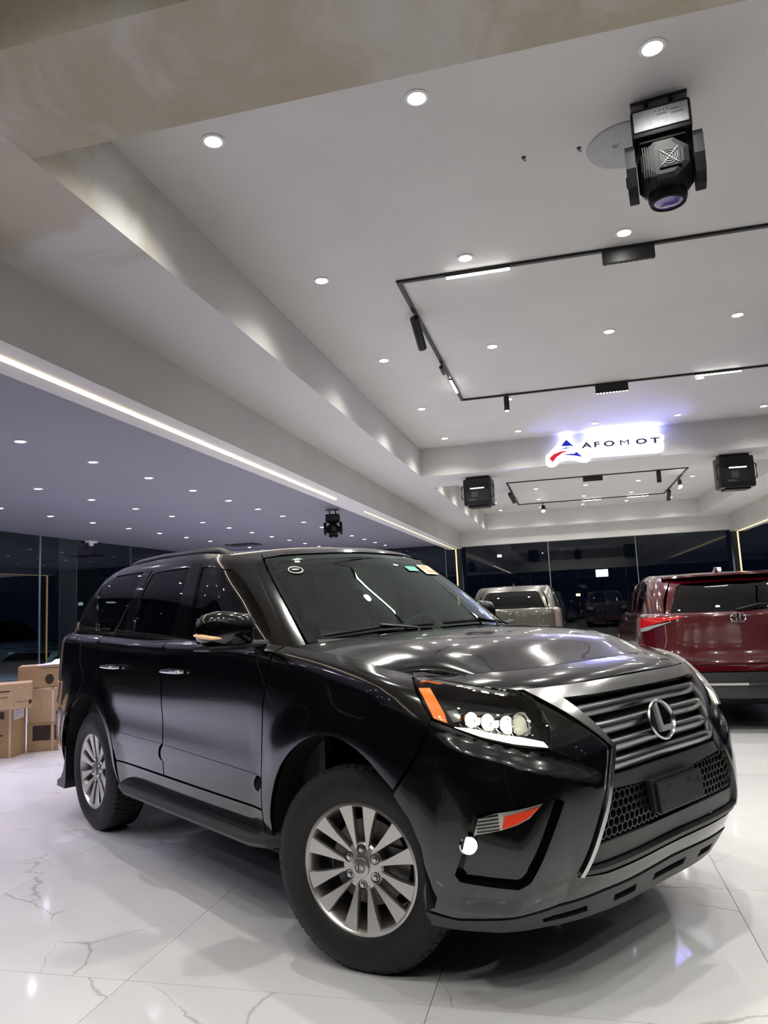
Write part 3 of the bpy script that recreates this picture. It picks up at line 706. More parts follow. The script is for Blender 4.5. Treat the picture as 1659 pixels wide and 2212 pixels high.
# fog recess: sunk gloss floor, walls, slatted silver wing with red reflector, small round lamp
rec = panel('fog_recess', LOW, FOG, M_gloss, CAR, off=-.03, thick=0, step=.03)
def wall_strip(S, loop, o0, o1):
    d = dense(loop, .03); n = S.nrm(d); a = S.pos(d)+n*o0; c = S.pos(d)+n*o1; b = MB(); k = len(d)
    b.add([tuple(p) for p in a]+[tuple(p) for p in c], [(i, (i+1) % k, k+(i+1) % k, k+i) for i in range(k)]); return b
both(wall_strip(LOW, FOG, 0, -.03), 'fog_recess_wall', M_gloss, CAR)
wing = [(.938, .622), (.918, .678), (.86, .694), (.70, .716), (.752, .674), (.80, .655), (.85, .640)]
M_garnish = grain(mat('garnish_silver', (.62, .61, .57), .4, .25), 200, .06)
panel('fog_garnish', LOW, wing, M_garnish, CAR, off=-.016, thick=.012, step=.02)
redp = [(.845, .645), (.832, .685), (.712, .708), (.755, .678), (.80, .659)]
panel('side_reflector', LOW, redp, M_red, CAR, off=-.011, thick=.006, step=.02, label='red orange side reflector')
for k in range(5):
    z = .632+.011*k
    both(bead(LOW, [(.926, z), (.852, z+.012)], -.014, .0022), 'garnish_slat', M_darkcav, CAR)
P = LOW.pos([[.950, .588]])[0]; nv = LOW.nrm([[.950, .588]])[0]
for s in (-1, 1):
    p = Vector((P[0], s*P[1], P[2])); nn = Vector((nv[0], s*nv[1], nv[2])).lerp(Vector((1, 0, 0)), .5).normalized()
    M = Matrix.Translation(p-nn*.03) @ nn.to_track_quat('Z', 'Y').to_matrix().to_4x4()
    b = MB(); b.lathe([(.030, -.01), (.033, .012), (.028, .018), (.025, .012)], 28, M); fo = b.build('fog_lamp', M_chrome, CAR, True)
    b = MB(); b.lathe([(.025, .010), (.018, .014), (0, .015)], 28, M); b.build('fog_lens', M_foglamp, fo, True)
# ---- grille
inner_top, inner_waist, inner_low = (.470, 1.056), (.352, .860), (.560, .478)
fr_poly = [(0, 1.088), (.35, 1.089), (.60, 1.090), (.372, .858), (.588, .470), (.572, .466), (.352, .857), (.372, .885), (.478, 1.050), (.30, 1.046), (0, 1.044)]
panel('grille_frame', LOW, mirror_u(fr_poly), M_satchrome, CAR, off=.012, thick=.035, mirror=False, step=.018, label='bright metal spindle shaped grille frame')
lowb = [(0, .462), (.45, .464), (.575, .470), (.568, .484), (.45, .478), (0, .476)]
panel('grille_sill', LOW, mirror_u(lowb), M_satin, CAR, off=.008, thick=.03, mirror=False, step=.02)
SLATS = [(1.012, .450), (.936, .405), (.863, .352), (.798, .385)]
for v, w in SLATS:
    b = MB(); us = np.linspace(-w, w, 41); rows = []
    prof = [(-.034, -.022), (-.014, -.028), (-.003, -.020), (.004, -.008), (.006, .004), (.0, .015), (-.012, .021), (-.034, .019)]
    for u in us:
        p = LOW.pos([[u, v]])[0]; n = LOW.nrm([[u, v]])[0]; up = np.cross(n, [0, 1, 0]); up = up/np.linalg.norm(up); up = up if up[2] > 0 else -up
        rows.append([tuple(p+n*(a-.012)+up*c) for a, c in prof])
    k = len(prof); b.add([q_ for r in rows for q_ in r], [(i*k+j, i*k+j+1, (i+1)*k+j+1, (i+1)*k+j) for i in range(len(us)-1) for j in range(k-1)]+[tuple(range(k)), tuple(range((len(us)-1)*k, len(us)*k))])
    b.build('grille_slat', M_dchrome, CAR, .7)
band = [(0, .760), (.40, .764), (.412, .740), (.425, .722), (0, .700)]
panel('grille_crossbar', LOW, mirror_u(band), M_satin, CAR, off=-.012, thick=.03, mirror=False, step=.03)
panel('grille_surround', LOW, mirror_u([(0, .49), (.55, .49), (.57, .53), (.545, .553), (0, .548)]), M_satin, CAR, off=-.012, thick=.03, mirror=False, step=.03)
# honeycomb insert
b = MB(); cell = .0185; mesh_region = [(-.535, .556), (.535, .556), (.44, .722), (.20, .708), (-.20, .708), (-.44, .722)]
hx, hy = cell*math.sqrt(3), cell*1.5; pts = set(); segs = set()
for j in range(14):
    for i in range(-36, 37):
        cx, cy = i*hx+(hx/2 if j % 2 else 0), .552+j*hy
        if not inside([(cx, cy)], mesh_region)[0]: continue
        c = [(round(cx+cell*math.cos(PI/6+k*PI/3), 5), round(cy+cell*math.sin(PI/6+k*PI/3), 5)) for k in range(6)]
        for k in range(6):
            a, d = c[k], c[(k+1) % 6]; segs.add((min(a, d), max(a, d)))
for a, d in segs:
    q_ = LOW.pos([a, d]); n = LOW.nrm([a, d]); w = .0026
    t = q_[1]-q_[0]; t /= np.linalg.norm(t); x = np.cross(t, n[0])*w
    vs = [q_[0]-n[0]*.018+x, q_[0]-n[0]*.018-x, q_[1]-n[1]*.018-x, q_[1]-n[1]*.018+x, q_[0]-n[0]*.040+x, q_[0]-n[0]*.040-x, q_[1]-n[1]*.040-x, q_[1]-n[1]*.040+x]
    b.add([tuple(p) for p in vs], [(0, 1, 2, 3), (0, 3, 7, 4), (1, 5, 6, 2)])
o = b.build('honeycomb_mesh', M_blackplastic, CAR); o['kind'] = 'stuff'
panel('grille_backing', LOW, mirror_u([(0, .47), (.56, .48), (.37, .858), (.58, 1.07), (0, 1.07)]), M_darkcav, CAR, off=-.062, thick=0, mirror=False, step=.05)
# blank number plate holder
Pc = LOW.pos([[-.008, .648]])[0]; M = orient((Pc[0]+.028, Pc[1], Pc[2]), (0, 1, 0), (-.10, 0, 1))
b = MB(); b.bbox(-.165, .165, -.055, .055, -.006, .006, .004, M); b.bbox(-.185, .145, -.050, .066, -.03, -.006, .004, M)
pl = b.build('plate_holder', M_blackplastic, CAR, label='blank dark number plate holder')
for x, y, sx, sy in ((-.085, .030, .012, .006), (.065, .030, .012, .006), (-.14, -.018, .006, .010), (.135, .018, .006, .010)):
    b = MB(); b.bbox(x-sx, x+sx, y-sy, y+sy, .0055, .0068, .0005, M); b.build('bolt_slot', M_darkcav, pl)
# oval emblem with a slanted letter
def emblem(parent, M, a, bb, m_ring, m_back, lift=0.):
    ring_ = MB(); n = 48; vs = []; fs = []
    prof = [(0, .0), (.12, .10), (.0, .16), (-.13, .08), (-.13, -.02)]
    for i in range(n):
        t = 2*PI*i/n; c, s = math.cos(t), math.sin(t)
        for dr, dz in prof: vs.append((c*(a+dr*a*.55), s*(bb+dr*a*.55), dz*a))
    k = len(prof)
    for i in range(n):
        for j in range(k): fs.append((i*k+j, ((i+1) % n)*k+j, ((i+1) % n)*k+(j+1) % k, i*k+(j+1) % k))
    ring_.add(vs, fs, M); e = ring_.build('emblem', m_ring, parent, .8)
    back = MB(); back.add([(a*.99*math.cos(2*PI*i/n), bb*.99*math.sin(2*PI*i/n), .002) for i in range(n)], [tuple(range(n))], M); back.build('emblem_back', m_back, e)
    # letter: upright stroke curving into the ring at the top and a foot that runs to the right
    s = a/.085; L_ = [(-.030, .052), (-.012, .060), (-.012, -.022), (.052, -.022), (.040, -.041), (-.033, -.041)]
    lt = MB(); lt.prism([(x*s, y*s*bb/a/.776) for x, y in L_], .0, .016*s, M); lt.build('emblem_letter', M_letter, e)
    return e
Pe = LOW.pos([[0, .905]])[0]
emblem(CAR, orient((Pe[0]+.006, 0, Pe[2]), (0, 1, 0), (-.25, 0, 1)), .088, .072, M_satchrome, M_gloss)
# ---- headlamps
def lamp(side):
    s = side
    me = panel_mesh('headlamp', LOW, HL, M_satin, .0, -.075, .03, (), s < 0); me.materials.clear(); me.materials.append(M_darkcav)
    root = link(bpy.data.objects.new('headlamp', me), CAR)
    w = wall_strip(LOW, HL, -.004, -.075); w = flipped(w) if s < 0 else w; w.build('lamp_housing', M_gloss, root)
    link(bpy.data.objects.new('lamp_lens', panel_mesh('lamp_lens', LOW, HL, M_lens, .018, .020, .03, (), s < 0)), root)
    def sub(nm, poly, m, off, thick=.008, step=.02): link(bpy.data.objects.new(nm, panel_mesh(nm, LOW, poly, m, thick, off, step, (), s < 0)), root)
    sub('turn_reflector', [(1.016, 1.118), (.962, 1.122), (.948, 1.03), (.952, .994), (1.000, 1.008)], M_amber, -.008)
    sub('running_light_bar', [(.93, .972), (.85, .938), (.752, .908), (.642, .886), (.652, .906), (.72, .928), (.80, .945), (.87, .966)], M_drl, .010)
    sub('bright_trim', [(1.020, 1.150), (.976, 1.156), (.80, 1.120), (.66, 1.086), (.672, 1.078), (.80, 1.107), (.965, 1.140), (1.010, 1.136)], M_chrome, .008)
    sub('bright_trim', [(.932, 1.055), (.885, 1.062), (.885, 1.018), (.928, 1.008)], M_chrome, -.04)
    sub('reflector_bowl', [(.915, 1.052), (.80, 1.064), (.645, 1.048), (.650, .960), (.76, .952), (.90, .985)], M_chrome, -.055, .004)
    def bulb(u, v, r, dep, em, rim):
        P = LOW.pos([[u, v]])[0]; n = LOW.nrm([[u, v]])[0]; p = Vector((P[0], s*P[1], P[2])); nn = Vector((n[0], s*n[1], n[2])).lerp(Vector((1, 0, -.05)), .72).normalized()
        M = Matrix.Translation(p-Vector((n[0], s*n[1], n[2]))*dep) @ nn.to_track_quat('Z', 'Y').to_matrix().to_4x4()
        b = MB(); b.lathe([(r, -.02), (r*1.16, .012), (r*1.10, .020), (r*.96, .010)], 28, M); c = b.build('projector_ring', rim, root, True)
        b = MB(); b.lathe([(r*.94, .0), (r*.8, r*.28), (r*.5, r*.5), (0, r*.6)], 28, M); b.build('projector_lens', em, root, True)
    bulb(.862, 1.022, .024, .042, M_headlamp, M_chrome); bulb(.805, 1.012, .026, .042, M_headlamp, M_chrome); bulb(.742, .998, .028, .040, M_headlamp, M_chrome)
    bulb(.682, 1.000, .040, .050, M_projglass, M_chrome)
    return root
M_projglass = mat('projector_glass', (.55, .56, .50), .05, coat=.5, emit=(1, .95, .7), estr=.25)
for s in (-1, 1): lamp(s)
# ---- flank panels
fender = [(1.207, .742)]+arch_pts(0, AR, 52, 171, 22)+[(SX(-.468), .36), (SX(-.525), .36), (SX(-.538), .52), (SX(-.530), .80), (SX(-.512), .95), (SX(-.475), 1.06), (SX(-.455), 1.12), (SX(-.44), 1.19), (1.03, 1.19), (.945, 1.19), (.93, 1.168), (.985, 1.174), (1.037, 1.164), (1.038, 1.085), (1.012, 1.003)]
panel('front_fender', LOW, fender, M_hoodpaint, CAR, step=.03)
nosetop = [(0, 1.10), (.6, 1.097), (.70, 1.114), (.80, 1.139), (.89, 1.160), (.94, 1.172), (.955, 1.19), (0, 1.19)]
panel('hood_nose', LOW, mirror_u(nosetop), M_hoodpaint, CAR, mirror=False, step=.03)
fdoor = [(SX(-.547), .522), (SX(-1.578), .528), (SX(-1.585), .80), (SX(-1.600), 1.04), (SX(-1.612), 1.19), (SX(-.45), 1.19), (SX(-.466), 1.12), (SX(-.484), 1.06), (SX(-.521), .95), (SX(-.539), .80)]
panel('front_door', LOW, fdoor, M_paint, CAR, step=.04)
rdoor = [(SX(-1.590), .528), (SX(-2.26), .528), (SX(-2.30), .60), (SX(-2.345), .70), (SX(-2.43), .83), (SX(-2.53), .93), (SX(-2.60), 1.02), (SX(-2.635), 1.10), (SX(-2.64), 1.19), (SX(-1.624), 1.19), (SX(-1.612), 1.04), (SX(-1.597), .80)]
panel('rear_door', LOW, rdoor, M_paint, CAR, step=.04)
quarter = [(SX(-2.272), .36)]+[(SX(p[0]), p[1]) for p in arc(-2.79, .42, AR, 8, 172, 26)]+[(SX(-3.262), .36), (4.95, .36), (4.98, .62), (5.00, .80), (4.95, .90), (4.93, 1.19), (SX(-2.652), 1.19), (SX(-2.647), 1.10), (SX(-2.612), 1.02), (SX(-2.542), .93), (SX(-2.442), .83), (SX(-2.357), .70), (SX(-2.312), .60)]
panel('quarter_panel', LOW, quarter, M_paint, CAR, step=.04)
panel('sill', LOW, [(SX(-.535), .36), (SX(-2.262), .36), (SX(-2.262), .518), (SX(-.548), .512)], M_paint, CAR, step=.05)
tailp = [(4.958, .70), (4.988, .62), (4.96, .38), (5.2, .36), (5.6, .36), (6.06, .36), (6.06, .70), (5.3, .72)]
panel('rear_bumper', LOW, tailp, M_paint, CAR, step=.06)
panel('tailgate', LOW, [(5.30, .73), (6.06, .71), (6.06, 1.19), (5.24, 1.19)], M_paint, CAR, step=.06)
panel('tail_lamp', LOW, [(4.97, .905), (5.02, .80), (5.28, .76), (5.23, 1.19), (4.945, 1.19)], M_taillens if 'M_taillens' in globals() else mat('tail_lens', (.22, .17, .17), .12, coat=1.0), CAR, off=.006, step=.04)
# moulding along the doors, handles
def mould(x0, x1, z0a, z1a, z0b, z1b, nm):
    poly = [(SX(x0), z0a), (SX(x0), z1a), (SX(x1), z1b), (SX(x1), z0b)]
    c = np.array(poly)
    def lift(uv): 
        t = (uv[:, 0]-SX(x0))/(SX(x1)-SX(x0)); a = z0a+(z0b-z0a)*t; b_ = z1a+(z1b-z1a)*t; k = np.clip((uv[:, 1]-a)/(b_-a), 0, 1)
        return .003+.017*np.sin(np.clip(k, 0, 1)*PI)**.6
    panel(nm, LOW, poly, M_paint, CAR, thick=.02, step=.03, lift=lift)
mould(-.575, -1.570, .592, .664, .600, .690, 'door_moulding'); mould(-1.600, -2.24, .602, .691, .630, .694, 'door_moulding')
def handle(x0, x1, z):
    b = MB(); k = 12
    xs = np.linspace(x0, x1, k); uv = [(SX(x), z) for x in xs]; P = LOW.pos(uv); n = LOW.nrm(uv)
    offs = [.004, .026, .036, .040]+[.042]*(k-8)+[.040, .036, .026, .004]
    b.tube([tuple(p+m*o) for p, m, o in zip(P, n, offs)], [.010]+[.0135]*(k-2)+[.010], 10, .8); return b
for x0, x1, z in ((-1.30, -1.565, 1.030), (-2.22, -2.495, 1.022)):
    hs = both(handle(x0, x1, z), 'door_handle', M_chrome, CAR)
    panel('handle_cup', LOW, fillet([(SX(x0-.03), z-.032), (SX(x1+.05), z-.032), (SX(x1+.05), z+.03), (SX(x0-.03), z+.03)], .02), M_gloss, CAR, thick=0, off=.0015, step=.03)
# arch liners, underside, running boards
for cx in (0, -2.79):
    for s in (-1, 1):
        b = MB(); n = 20; vs = []
        for k in range(n+1):
            a = math.radians(-8+196*k/n); r = AR+.012
            vs += [(cx+r*math.cos(a), s*.925, .42+r*math.sin(a)), (cx+r*math.cos(a), s*.52, .42+r*math.sin(a))]
        b.add(vs, [(2*k, 2*k+1, 2*k+3, 2*k+2) for k in range(n)]); b.build('wheel_liner', M_darkcav, CAR, True)
        b = MB(); b.add([(cx+.5*math.cos(math.radians(-10+200*k/20)), s*.52, .42+.5*math.sin(math.radians(-10+200*k/20))) for k in range(21)], [tuple(range(21))]); b.build('wheel_well', M_darkcav, CAR)
b = MB(); b.bbox(-3.6, .62, -.50, .50, .30, .62, .04); b.bbox(-2.25, -.52, -.86, .86, .30, .50, .03); b.bbox(-3.68, -3.30, -.76, .76, .34, .66, .04); b.build('underbody', M_darkcav, CAR)
b = MB(); b.bbox(-3.62, -.25, -.80, .80, .62, 1.05, .04); b.build('cabin_floor', M_dash, CAR)
for s in (-1, 1):
    x0, x1 = -2.215, -.405
    b = MB(); prof = [(.80, .368), (.93, .350), (.975, .358), (.988, .378), (.984, .398), (.965, .408), (.80, .425)]
    xs = [x0, x0+.06]+list(np.linspace(x0+.15, x1-.2, 8))+[x1-.08, x1]; vs = []
    for x in xs:
        t = max(0, 1-(x-x0)/.10, 1-(x1-x)/.14); 
        vs += [(x, s*(y-.10*t*t if y > .85 else y), z+.02*t) for y, z in prof]
    k = len(prof); b.add(vs, [(i*k+j, i*k+(j+1) % k, (i+1)*k+(j+1) % k, (i+1)*k+j) for i in range(len(xs)-1) for j in range(k)]+[tuple(range(k)), tuple(range((len(xs)-1)*k, len(xs)*k))])
    rb = b.build('running_board', M_satin, CAR, .5)
    for j in range(7):
        y = .835+.019*j; b = MB(); z = .4145-.0985*(y-.80)/1.0+.009
        b.bbox(x0+.12, x1-.16, s*y-.005, s*y+.005, z-.006, z+.003, .002); b.build('tread_rib', M_blackplastic, rb)
# mud flaps behind the rear wheels
for s in (-1, 1):
    b = MB(); vs = []
    prof = [(-3.245, .50), (-3.262, .40), (-3.29, .33), (-3.34, .275), (-3.42, .245), (-3.425, .205), (-3.34, .205), (-3.262, .205), (-3.24, .26), (-3.235, .50)]
    for y in (.73, .935): vs += [(x, s*y, z) for x, z in prof]
    k = len(prof); b.add(vs, [tuple(range(k)), tuple(range(2*k-1, k-1, -1))]+[(j, (j+1) % k, k+(j+1) % k, k+j) for j in range(k)]); b.build('mud_flap', M_blackplastic, CAR)
# ---- cabin
FW = [(.975, 1.232), (1.78, 1.262), (1.655, 1.650), (1.30, 1.648), (.99, 1.630), (.925, 1.585), (.895, 1.40), (.90, 1.290)]
RW = [(1.990, 1.272), (2.535, 1.298), (2.575, 1.40), (2.54, 1.55), (2.48, 1.645), (1.90, 1.652), (1.93, 1.50)]
QW = [(2.675, 1.304), (3.20, 1.316), (3.235, 1.36), (3.30, 1.45), (3.44, 1.545), (3.50, 1.60), (3.42, 1.645), (3.25, 1.668), (2.62, 1.662), (2.69, 1.52), (2.72, 1.40)]
FW, RW, QW = fillet(FW, .03), fillet(RW, .025), fillet(QW, .04)
frame = [(.760, 1.225), (.752, 1.40), (.748, 1.60), (.742, 1.722), (1.5, 1.722), (2.5, 1.722), (3.6, 1.722), (4.10, 1.722), (4.10, 1.45), (4.10, 1.225), (3.0, 1.225), (1.6, 1.225)]
panel('cabin_frame', CAB, frame, M_paint, CAR, holes=[FW, RW, QW], step=.035, thick=.03)
for nm, pl, gm in (('front_side_window', FW, M_fd), ('rear_side_window', RW, M_tint), ('quarter_window', QW, M_tint)):
    panel(nm, CAB, pl, gm, CAR, off=-.006, thick=0, step=.05)
panel('centre_pillar', CAB, [(1.800, 1.250), (1.972, 1.258), (1.905, 1.50), (1.880, 1.668), (1.675, 1.666), (1.735, 1.45)], M_gloss, CAR, off=.003, thick=.006, step=.04)
panel('pillar_cover', CAB, [(2.555, 1.290), (2.655, 1.296), (2.70, 1.42), (2.665, 1.54), (2.605, 1.664), (2.505, 1.662), (2.565, 1.54), (2.595, 1.42)], M_gloss, CAR, off=.003, thick=.006, step=.04)
belt = [(.93, 1.218), (1.80, 1.250), (2.54, 1.284), (3.22, 1.302), (3.265, 1.37), (3.245, 1.375), (3.205, 1.318), (2.54, 1.299), (1.80, 1.264), (.96, 1.233)]
panel('belt_trim', CAB, belt, M_chrome, CAR, off=.008, thick=.01, step=.03, label='chrome strip under the side windows')
WS = [(0, 1.225), (.40, 1.228), (.745, 1.245), (.738, 1.45), (.732, 1.60), (.725, 1.685), (.60, 1.696), (0, 1.702)]
panel('windscreen', CAB, mirror_u(WS), M_ws, CAR, off=-.004, thick=0, mirror=False, step=.06)
WSB = [(0, 1.675), (.60, 1.670), (.700, 1.660), (.715, 1.45), (.722, 1.26), (.74, 1.26), (.738, 1.45), (.728, 1.682), (.60, 1.694), (0, 1.700)]
panel('windscreen_border', CAB, mirror_u(WSB), M_gloss, CAR, off=-.009, thick=0, mirror=False, step=.05)
panel('roof_header', CAB, mirror_u([(0, 1.704), (.60, 1.698), (.735, 1.688), (.740, 1.722), (0, 1.722)]), M_paint, CAR, mirror=False, step=.04)
panel('tail_window', CAB, [(4.12, 1.26), (4.78, 1.26), (4.78, 1.66), (4.16, 1.66)], M_tint, CAR, off=-.004, thick=0, step=.08)
panel('tail_frame', CAB, [(4.102, 1.225), (4.78, 1.225), (4.78, 1.26), (4.12, 1.26), (4.16, 1.66), (4.78, 1.66), (4.78, 1.722), (4.102, 1.722)], M_paint, CAR, step=.06)
panel('tail_lamp_top', CAB, [(3.72, 1.24), (4.08, 1.235), (4.06, 1.33), (3.92, 1.37), (3.80, 1.385), (3.72, 1.34)], MATS['tail_lens'], CAR, off=.008, step=.04)
RF = Roof(CAB, -1.35, -2.75, [1.772, 1.792, 1.765])
panel('roof', RF, [(-4.77, 1.0), (4.77, 1.0), (4.77, .02), (-4.77, .02)], M_paint, CAR, thick=0, mirror=False, step=.06)
for s in (-1, 1):
    b = MB(); xs = np.linspace(-1.33, -2.88, 26); pth = []
    for k, x in enumerate(xs):
        e = min(1, k/2.2, (25-k)/2.2); zr = np.interp(-x, [1.33, 1.6, 2.2, 2.6, 2.88], [1.730, 1.745, 1.760, 1.758, 1.738]); pth.append((x, s*np.interp(-x, [1.33, 2.0, 2.88], [.620, .640, .605]), zr+.034*e-.010))
    b.tube(pth, .020, 10, 1.25); b.build('roof_rail', M_railsilver, CAR, True)
# ---- hood
def rowcurve(u0, u1): return lambda t: LOW.pos(np.stack([u0+(u1-u0)*t, np.full(len(t), 1.19)], 1))
UC = .955; UR = SX(-.43)
e0, e1 = LOW.pos([[-UR, 1.19]])[0], LOW.pos([[UR, 1.19]])[0]
def cowl(t):
    s = 2*t-1; x = -.205-.225*np.abs(s)**2.2; y = s*e1[1]; z = e1[2]+(1.272-e1[2])*(1-np.abs(s)**2.4); return np.stack([x, y, z], 1)
def crown(st):
    s, t = st[:, 0], st[:, 1]; ridge = np.exp(-((np.abs(s)-.60)/.22)**2)*.007-np.exp(-((np.abs(s)-.90)/.10)**2)*.003
    return .038*(1-s**2)*np.sin(PI*np.clip(t, 0, 1))**.9+ridge*np.sin(PI*np.clip(t, 0, 1))
HOOD = Coons(rowcurve(-UC, UC), cowl, rowcurve(-UC, -UR), rowcurve(UC, UR), crown)
panel('hood', HOOD, [(-.995, .004), (.995, .004), (.995, .985), (-.995, .985)], M_hoodpaint, CAR, mirror=False, step=.05, thick=.015)
panel('cowl', CAB, mirror_u([(0, 1.222), (.70, 1.222), (.70, 1.245), (0, 1.240)]), M_blackplastic, CAR, off=.012, thick=.03, mirror=False, step=.05)
# wipers
for (u0, v0, u1, v1, up, vp) in ((-.66, 1.262, -.05, 1.285, -.20, 1.25), (.02, 1.285, .60, 1.262, .42, 1.248)):
    b = MB(); d = path_pts([(u0, v0), ((u0+u1)/2, (v0+v1)/2+.012), (u1, v1)], .05); Q = CAB.pos(d)+CAB.nrm(d)*.012
    b.tube([tuple(p) for p in Q], .007, 6, 1.4); wp = b.build('wiper', M_blackplastic, CAR, True)
    d = [(up, vp-.02), (up+.02, vp+.012), ((u0+u1)/2, (v0+v1)/2+.012)]; Q = CAB.pos(d)+CAB.nrm(d)*.026; b = MB(); b.tube([tuple(p) for p in Q], .010, 6, .7); b.build('wiper_arm', M_blackplastic, wp, True)
# stickers on the windscreen
def sticker(u, v, du, dv, m, nm, off=.003, shape='oval', tilt=0):
    if shape == 'oval': pl = [(u+du*math.cos(2*PI*k/24), v+dv*math.sin(2*PI*k/24)) for k in range(24)]
    else: pl = fillet([(u-du, v-dv+tilt), (u+du, v-dv), (u+du, v+dv), (u-du, v+dv+tilt)], .006)
    return panel(nm, CAB, pl, m, CAR, thick=0, off=off, mirror=False, step=.03)[0]
M_stw = grain(mat('sticker_white', (.55, .56, .52), .5), 60, .1); M_sto = grain(mat('sticker_orange', (.75, .42, .20), .5), 40, .3); M_stg = grain(mat('sticker_green', (.15, .55, .40), .5), 60, .2); M_stc = grain(mat('sticker_cream', (.80, .72, .58), .5), 40, .15)
ring_out = [(-.555+.050*math.cos(2*PI*k/28), 1.605+.020*math.sin(2*PI*k/28)) for k in range(28)]; ring_in = [(-.555+.043*math.cos(2*PI*k/28), 1.605+.015*math.sin(2*PI*k/28)) for k in range(28)]
panel('oval_sticker', CAB, ring_out, M_stw, CAR, thick=0, off=.003, mirror=False, step=.03, holes=[ring_in])
sticker(-.555, 1.607, .026, .004, M_stw, 'oval_sticker_print')
sticker(.50, 1.600, .095, .030, M_stc, 'inspection_sticker', .002, 'rect'); sticker(.47, 1.612, .05, .010, M_sto, 'sticker_print', .003, 'rect'); sticker(.52, 1.588, .05, .010, M_sto, 'sticker_print', .003, 'rect')
sticker(.30, 1.602, .055, .014, M_stg, 'small_sticker', .002, 'rect')
# ---- mirrors (the right one out, the left one folded back)
for s in (-1, 1):
    Mf = Matrix.Identity(4)
    if s > 0: Mf = Matrix.Translation((-.79, .91, 0)) @ Matrix.Rotation(math.radians(84), 4, 'Z') @ Matrix.Translation((.66, -.95, 0))
    b = MB(); vs = []; fs = []; n = 20
    sect = [(-.926, .030, .034, -.004), (-.932, .050, .056, -.003), (-.955, .066, .074, -.001), (-1.02, .074, .082, .0), (-1.09, .072, .084, .004), (-1.145, .058, .070, .004), (-1.176, .034, .044, .002), (-1.185, .008, .010, .002)]
    for (y, rx, rz, dz) in sect:
        for k in range(n):
            t = 2*PI*k/n; c, q_ = math.cos(t), math.sin(t); pw = .62
            vs.append((-.655+math.copysign(abs(c)**pw, c)*rx*(1.15 if c > 0 else .75)-.16*(abs(y)-1.05), -s*y, 1.322+dz+math.copysign(abs(q_)**pw, q_)*rz))
    for i in range(len(sect)-1):
        for k in range(n): fs.append((i*n+k, i*n+(k+1) % n, (i+1)*n+(k+1) % n, (i+1)*n+k))
    fs += [tuple(range(n)), tuple(range((len(sect)-1)*n, len(sect)*n))]
    b.add(vs, fs, Mf); mr = b.build('door_mirror', M_paint, CAR, .9)
    b = MB(); b.bbox(-.75, -.59, min(s*.97, s*1.165), max(s*.97, s*1.165), 1.228, 1.252, .009, Mf); b.build('mirror_foot', M_blackplastic, mr)
    b = MB(); b.tube([(-.60, s*.86, 1.245), (-.62, s*.93, 1.250), (-.65, s*1.00, 1.258)], [.036, .032, .030], 10, .6); b.build('mirror_arm', M_blackplastic, mr, True)
    b = MB(); P_ = [(-.592, s*1.10, 1.286), (-.606, s*1.140, 1.290), (-.636, s*1.178, 1.298), (-.672, s*1.196, 1.304)]
    b.tube([tuple(Mf @ Vector(p)) for p in P_], [.006, .012, .013, .006], 8, .8); b.build('mirror_indicator', mat('indicator_lens', (.85, .55, .32), .25, coat=.6, emit=(1, .55, .25), estr=.18), mr, True)
    b = MB(); b.bbox(-.722, -.715, min(s*.97, s*1.16), max(s*.97, s*1.16), 1.262, 1.380, .003, Mf); b.build('mirror_glass', M_chrome, mr)
# ---- interior
b = MB(); b.bbox(-.78, -.42, -.70, .70, .95, 1.20, .05); b.build('dashboard', M_dash, CAR, True)
for y in (-.38, .38):
    for x in (-1.35, -2.2):
        b = MB(); b.bbox(x-.28, x+.24, y-.24, y+.24, 1.0, 1.09, .04); st = b.build('seat', M_leather, CAR, .7)
        b = MB(); b.bbox(-.09, .09, -.23, .23, 0, .50, .05, Matrix.Translation((x-.26, y, 1.03)) @ Matrix.Rotation(-.22, 4, 'Y')); b.build('seat_back', M_leather, st, .7)
        b = MB(); b.bbox(-.05, .05, -.13, .13, .50, .64, .04, Matrix.Translation((x-.26, y, 1.03)) @ Matrix.Rotation(-.20, 4, 'Y')); b.build('headrest', M_leather, st, .7)
M = Matrix.Translation((-.88, .38, 1.16)) @ Matrix.Rotation(-1.15, 4, 'Y')
b = MB(); b.lathe([(.19+.014*math.cos(2*PI*k/8), .014*math.sin(2*PI*k/8)) for k in range(8)], 36, M, close=True); b.box(-.19, .19, -.02, .02, -.01, .01, M); b.lathe([(0, .02), (.06, .015), (.07, -.02)], 20, M); b.build('steering_wheel', M_dash, CAR, True)
b = MB(); b.bbox(-1.02, -.99, -.11, .11, 1.565, 1.63, .012); b.build('rear_view_mirror', M_dash, CAR)
# ---- wheels
WP = wheel_parts()
lm = MB(); emA = MB()
n = 28; lm.add([(r*math.cos(2*PI*i/n), .82*r*math.sin(2*PI*i/n), z) for r, z in ((.023, .0), (.0225, .0015), (.019, .0015), (.0185, 0)) for i in range(n)], [(k*n+i, k*n+(i+1) % n, (k+1)*n+(i+1) % n, (k+1)*n+i) for k in range(3) for i in range(n)])
lm.prism([(-.009, .014), (-.003, .016), (-.003, -.006), (.013, -.006), (.010, -.011), (-.010, -.011)], -.0005, .0016)
WP['cap_logo'] = [('cap_emblem', lm.mesh('cap_emblem', M_brake, .6))]
STEER = .40
for x, y, st in ((0, .895, STEER), (-2.79, .895, 0)):
    for s in (-1, 1): add_wheel(WP, CAR, x, y, .388, s, st)
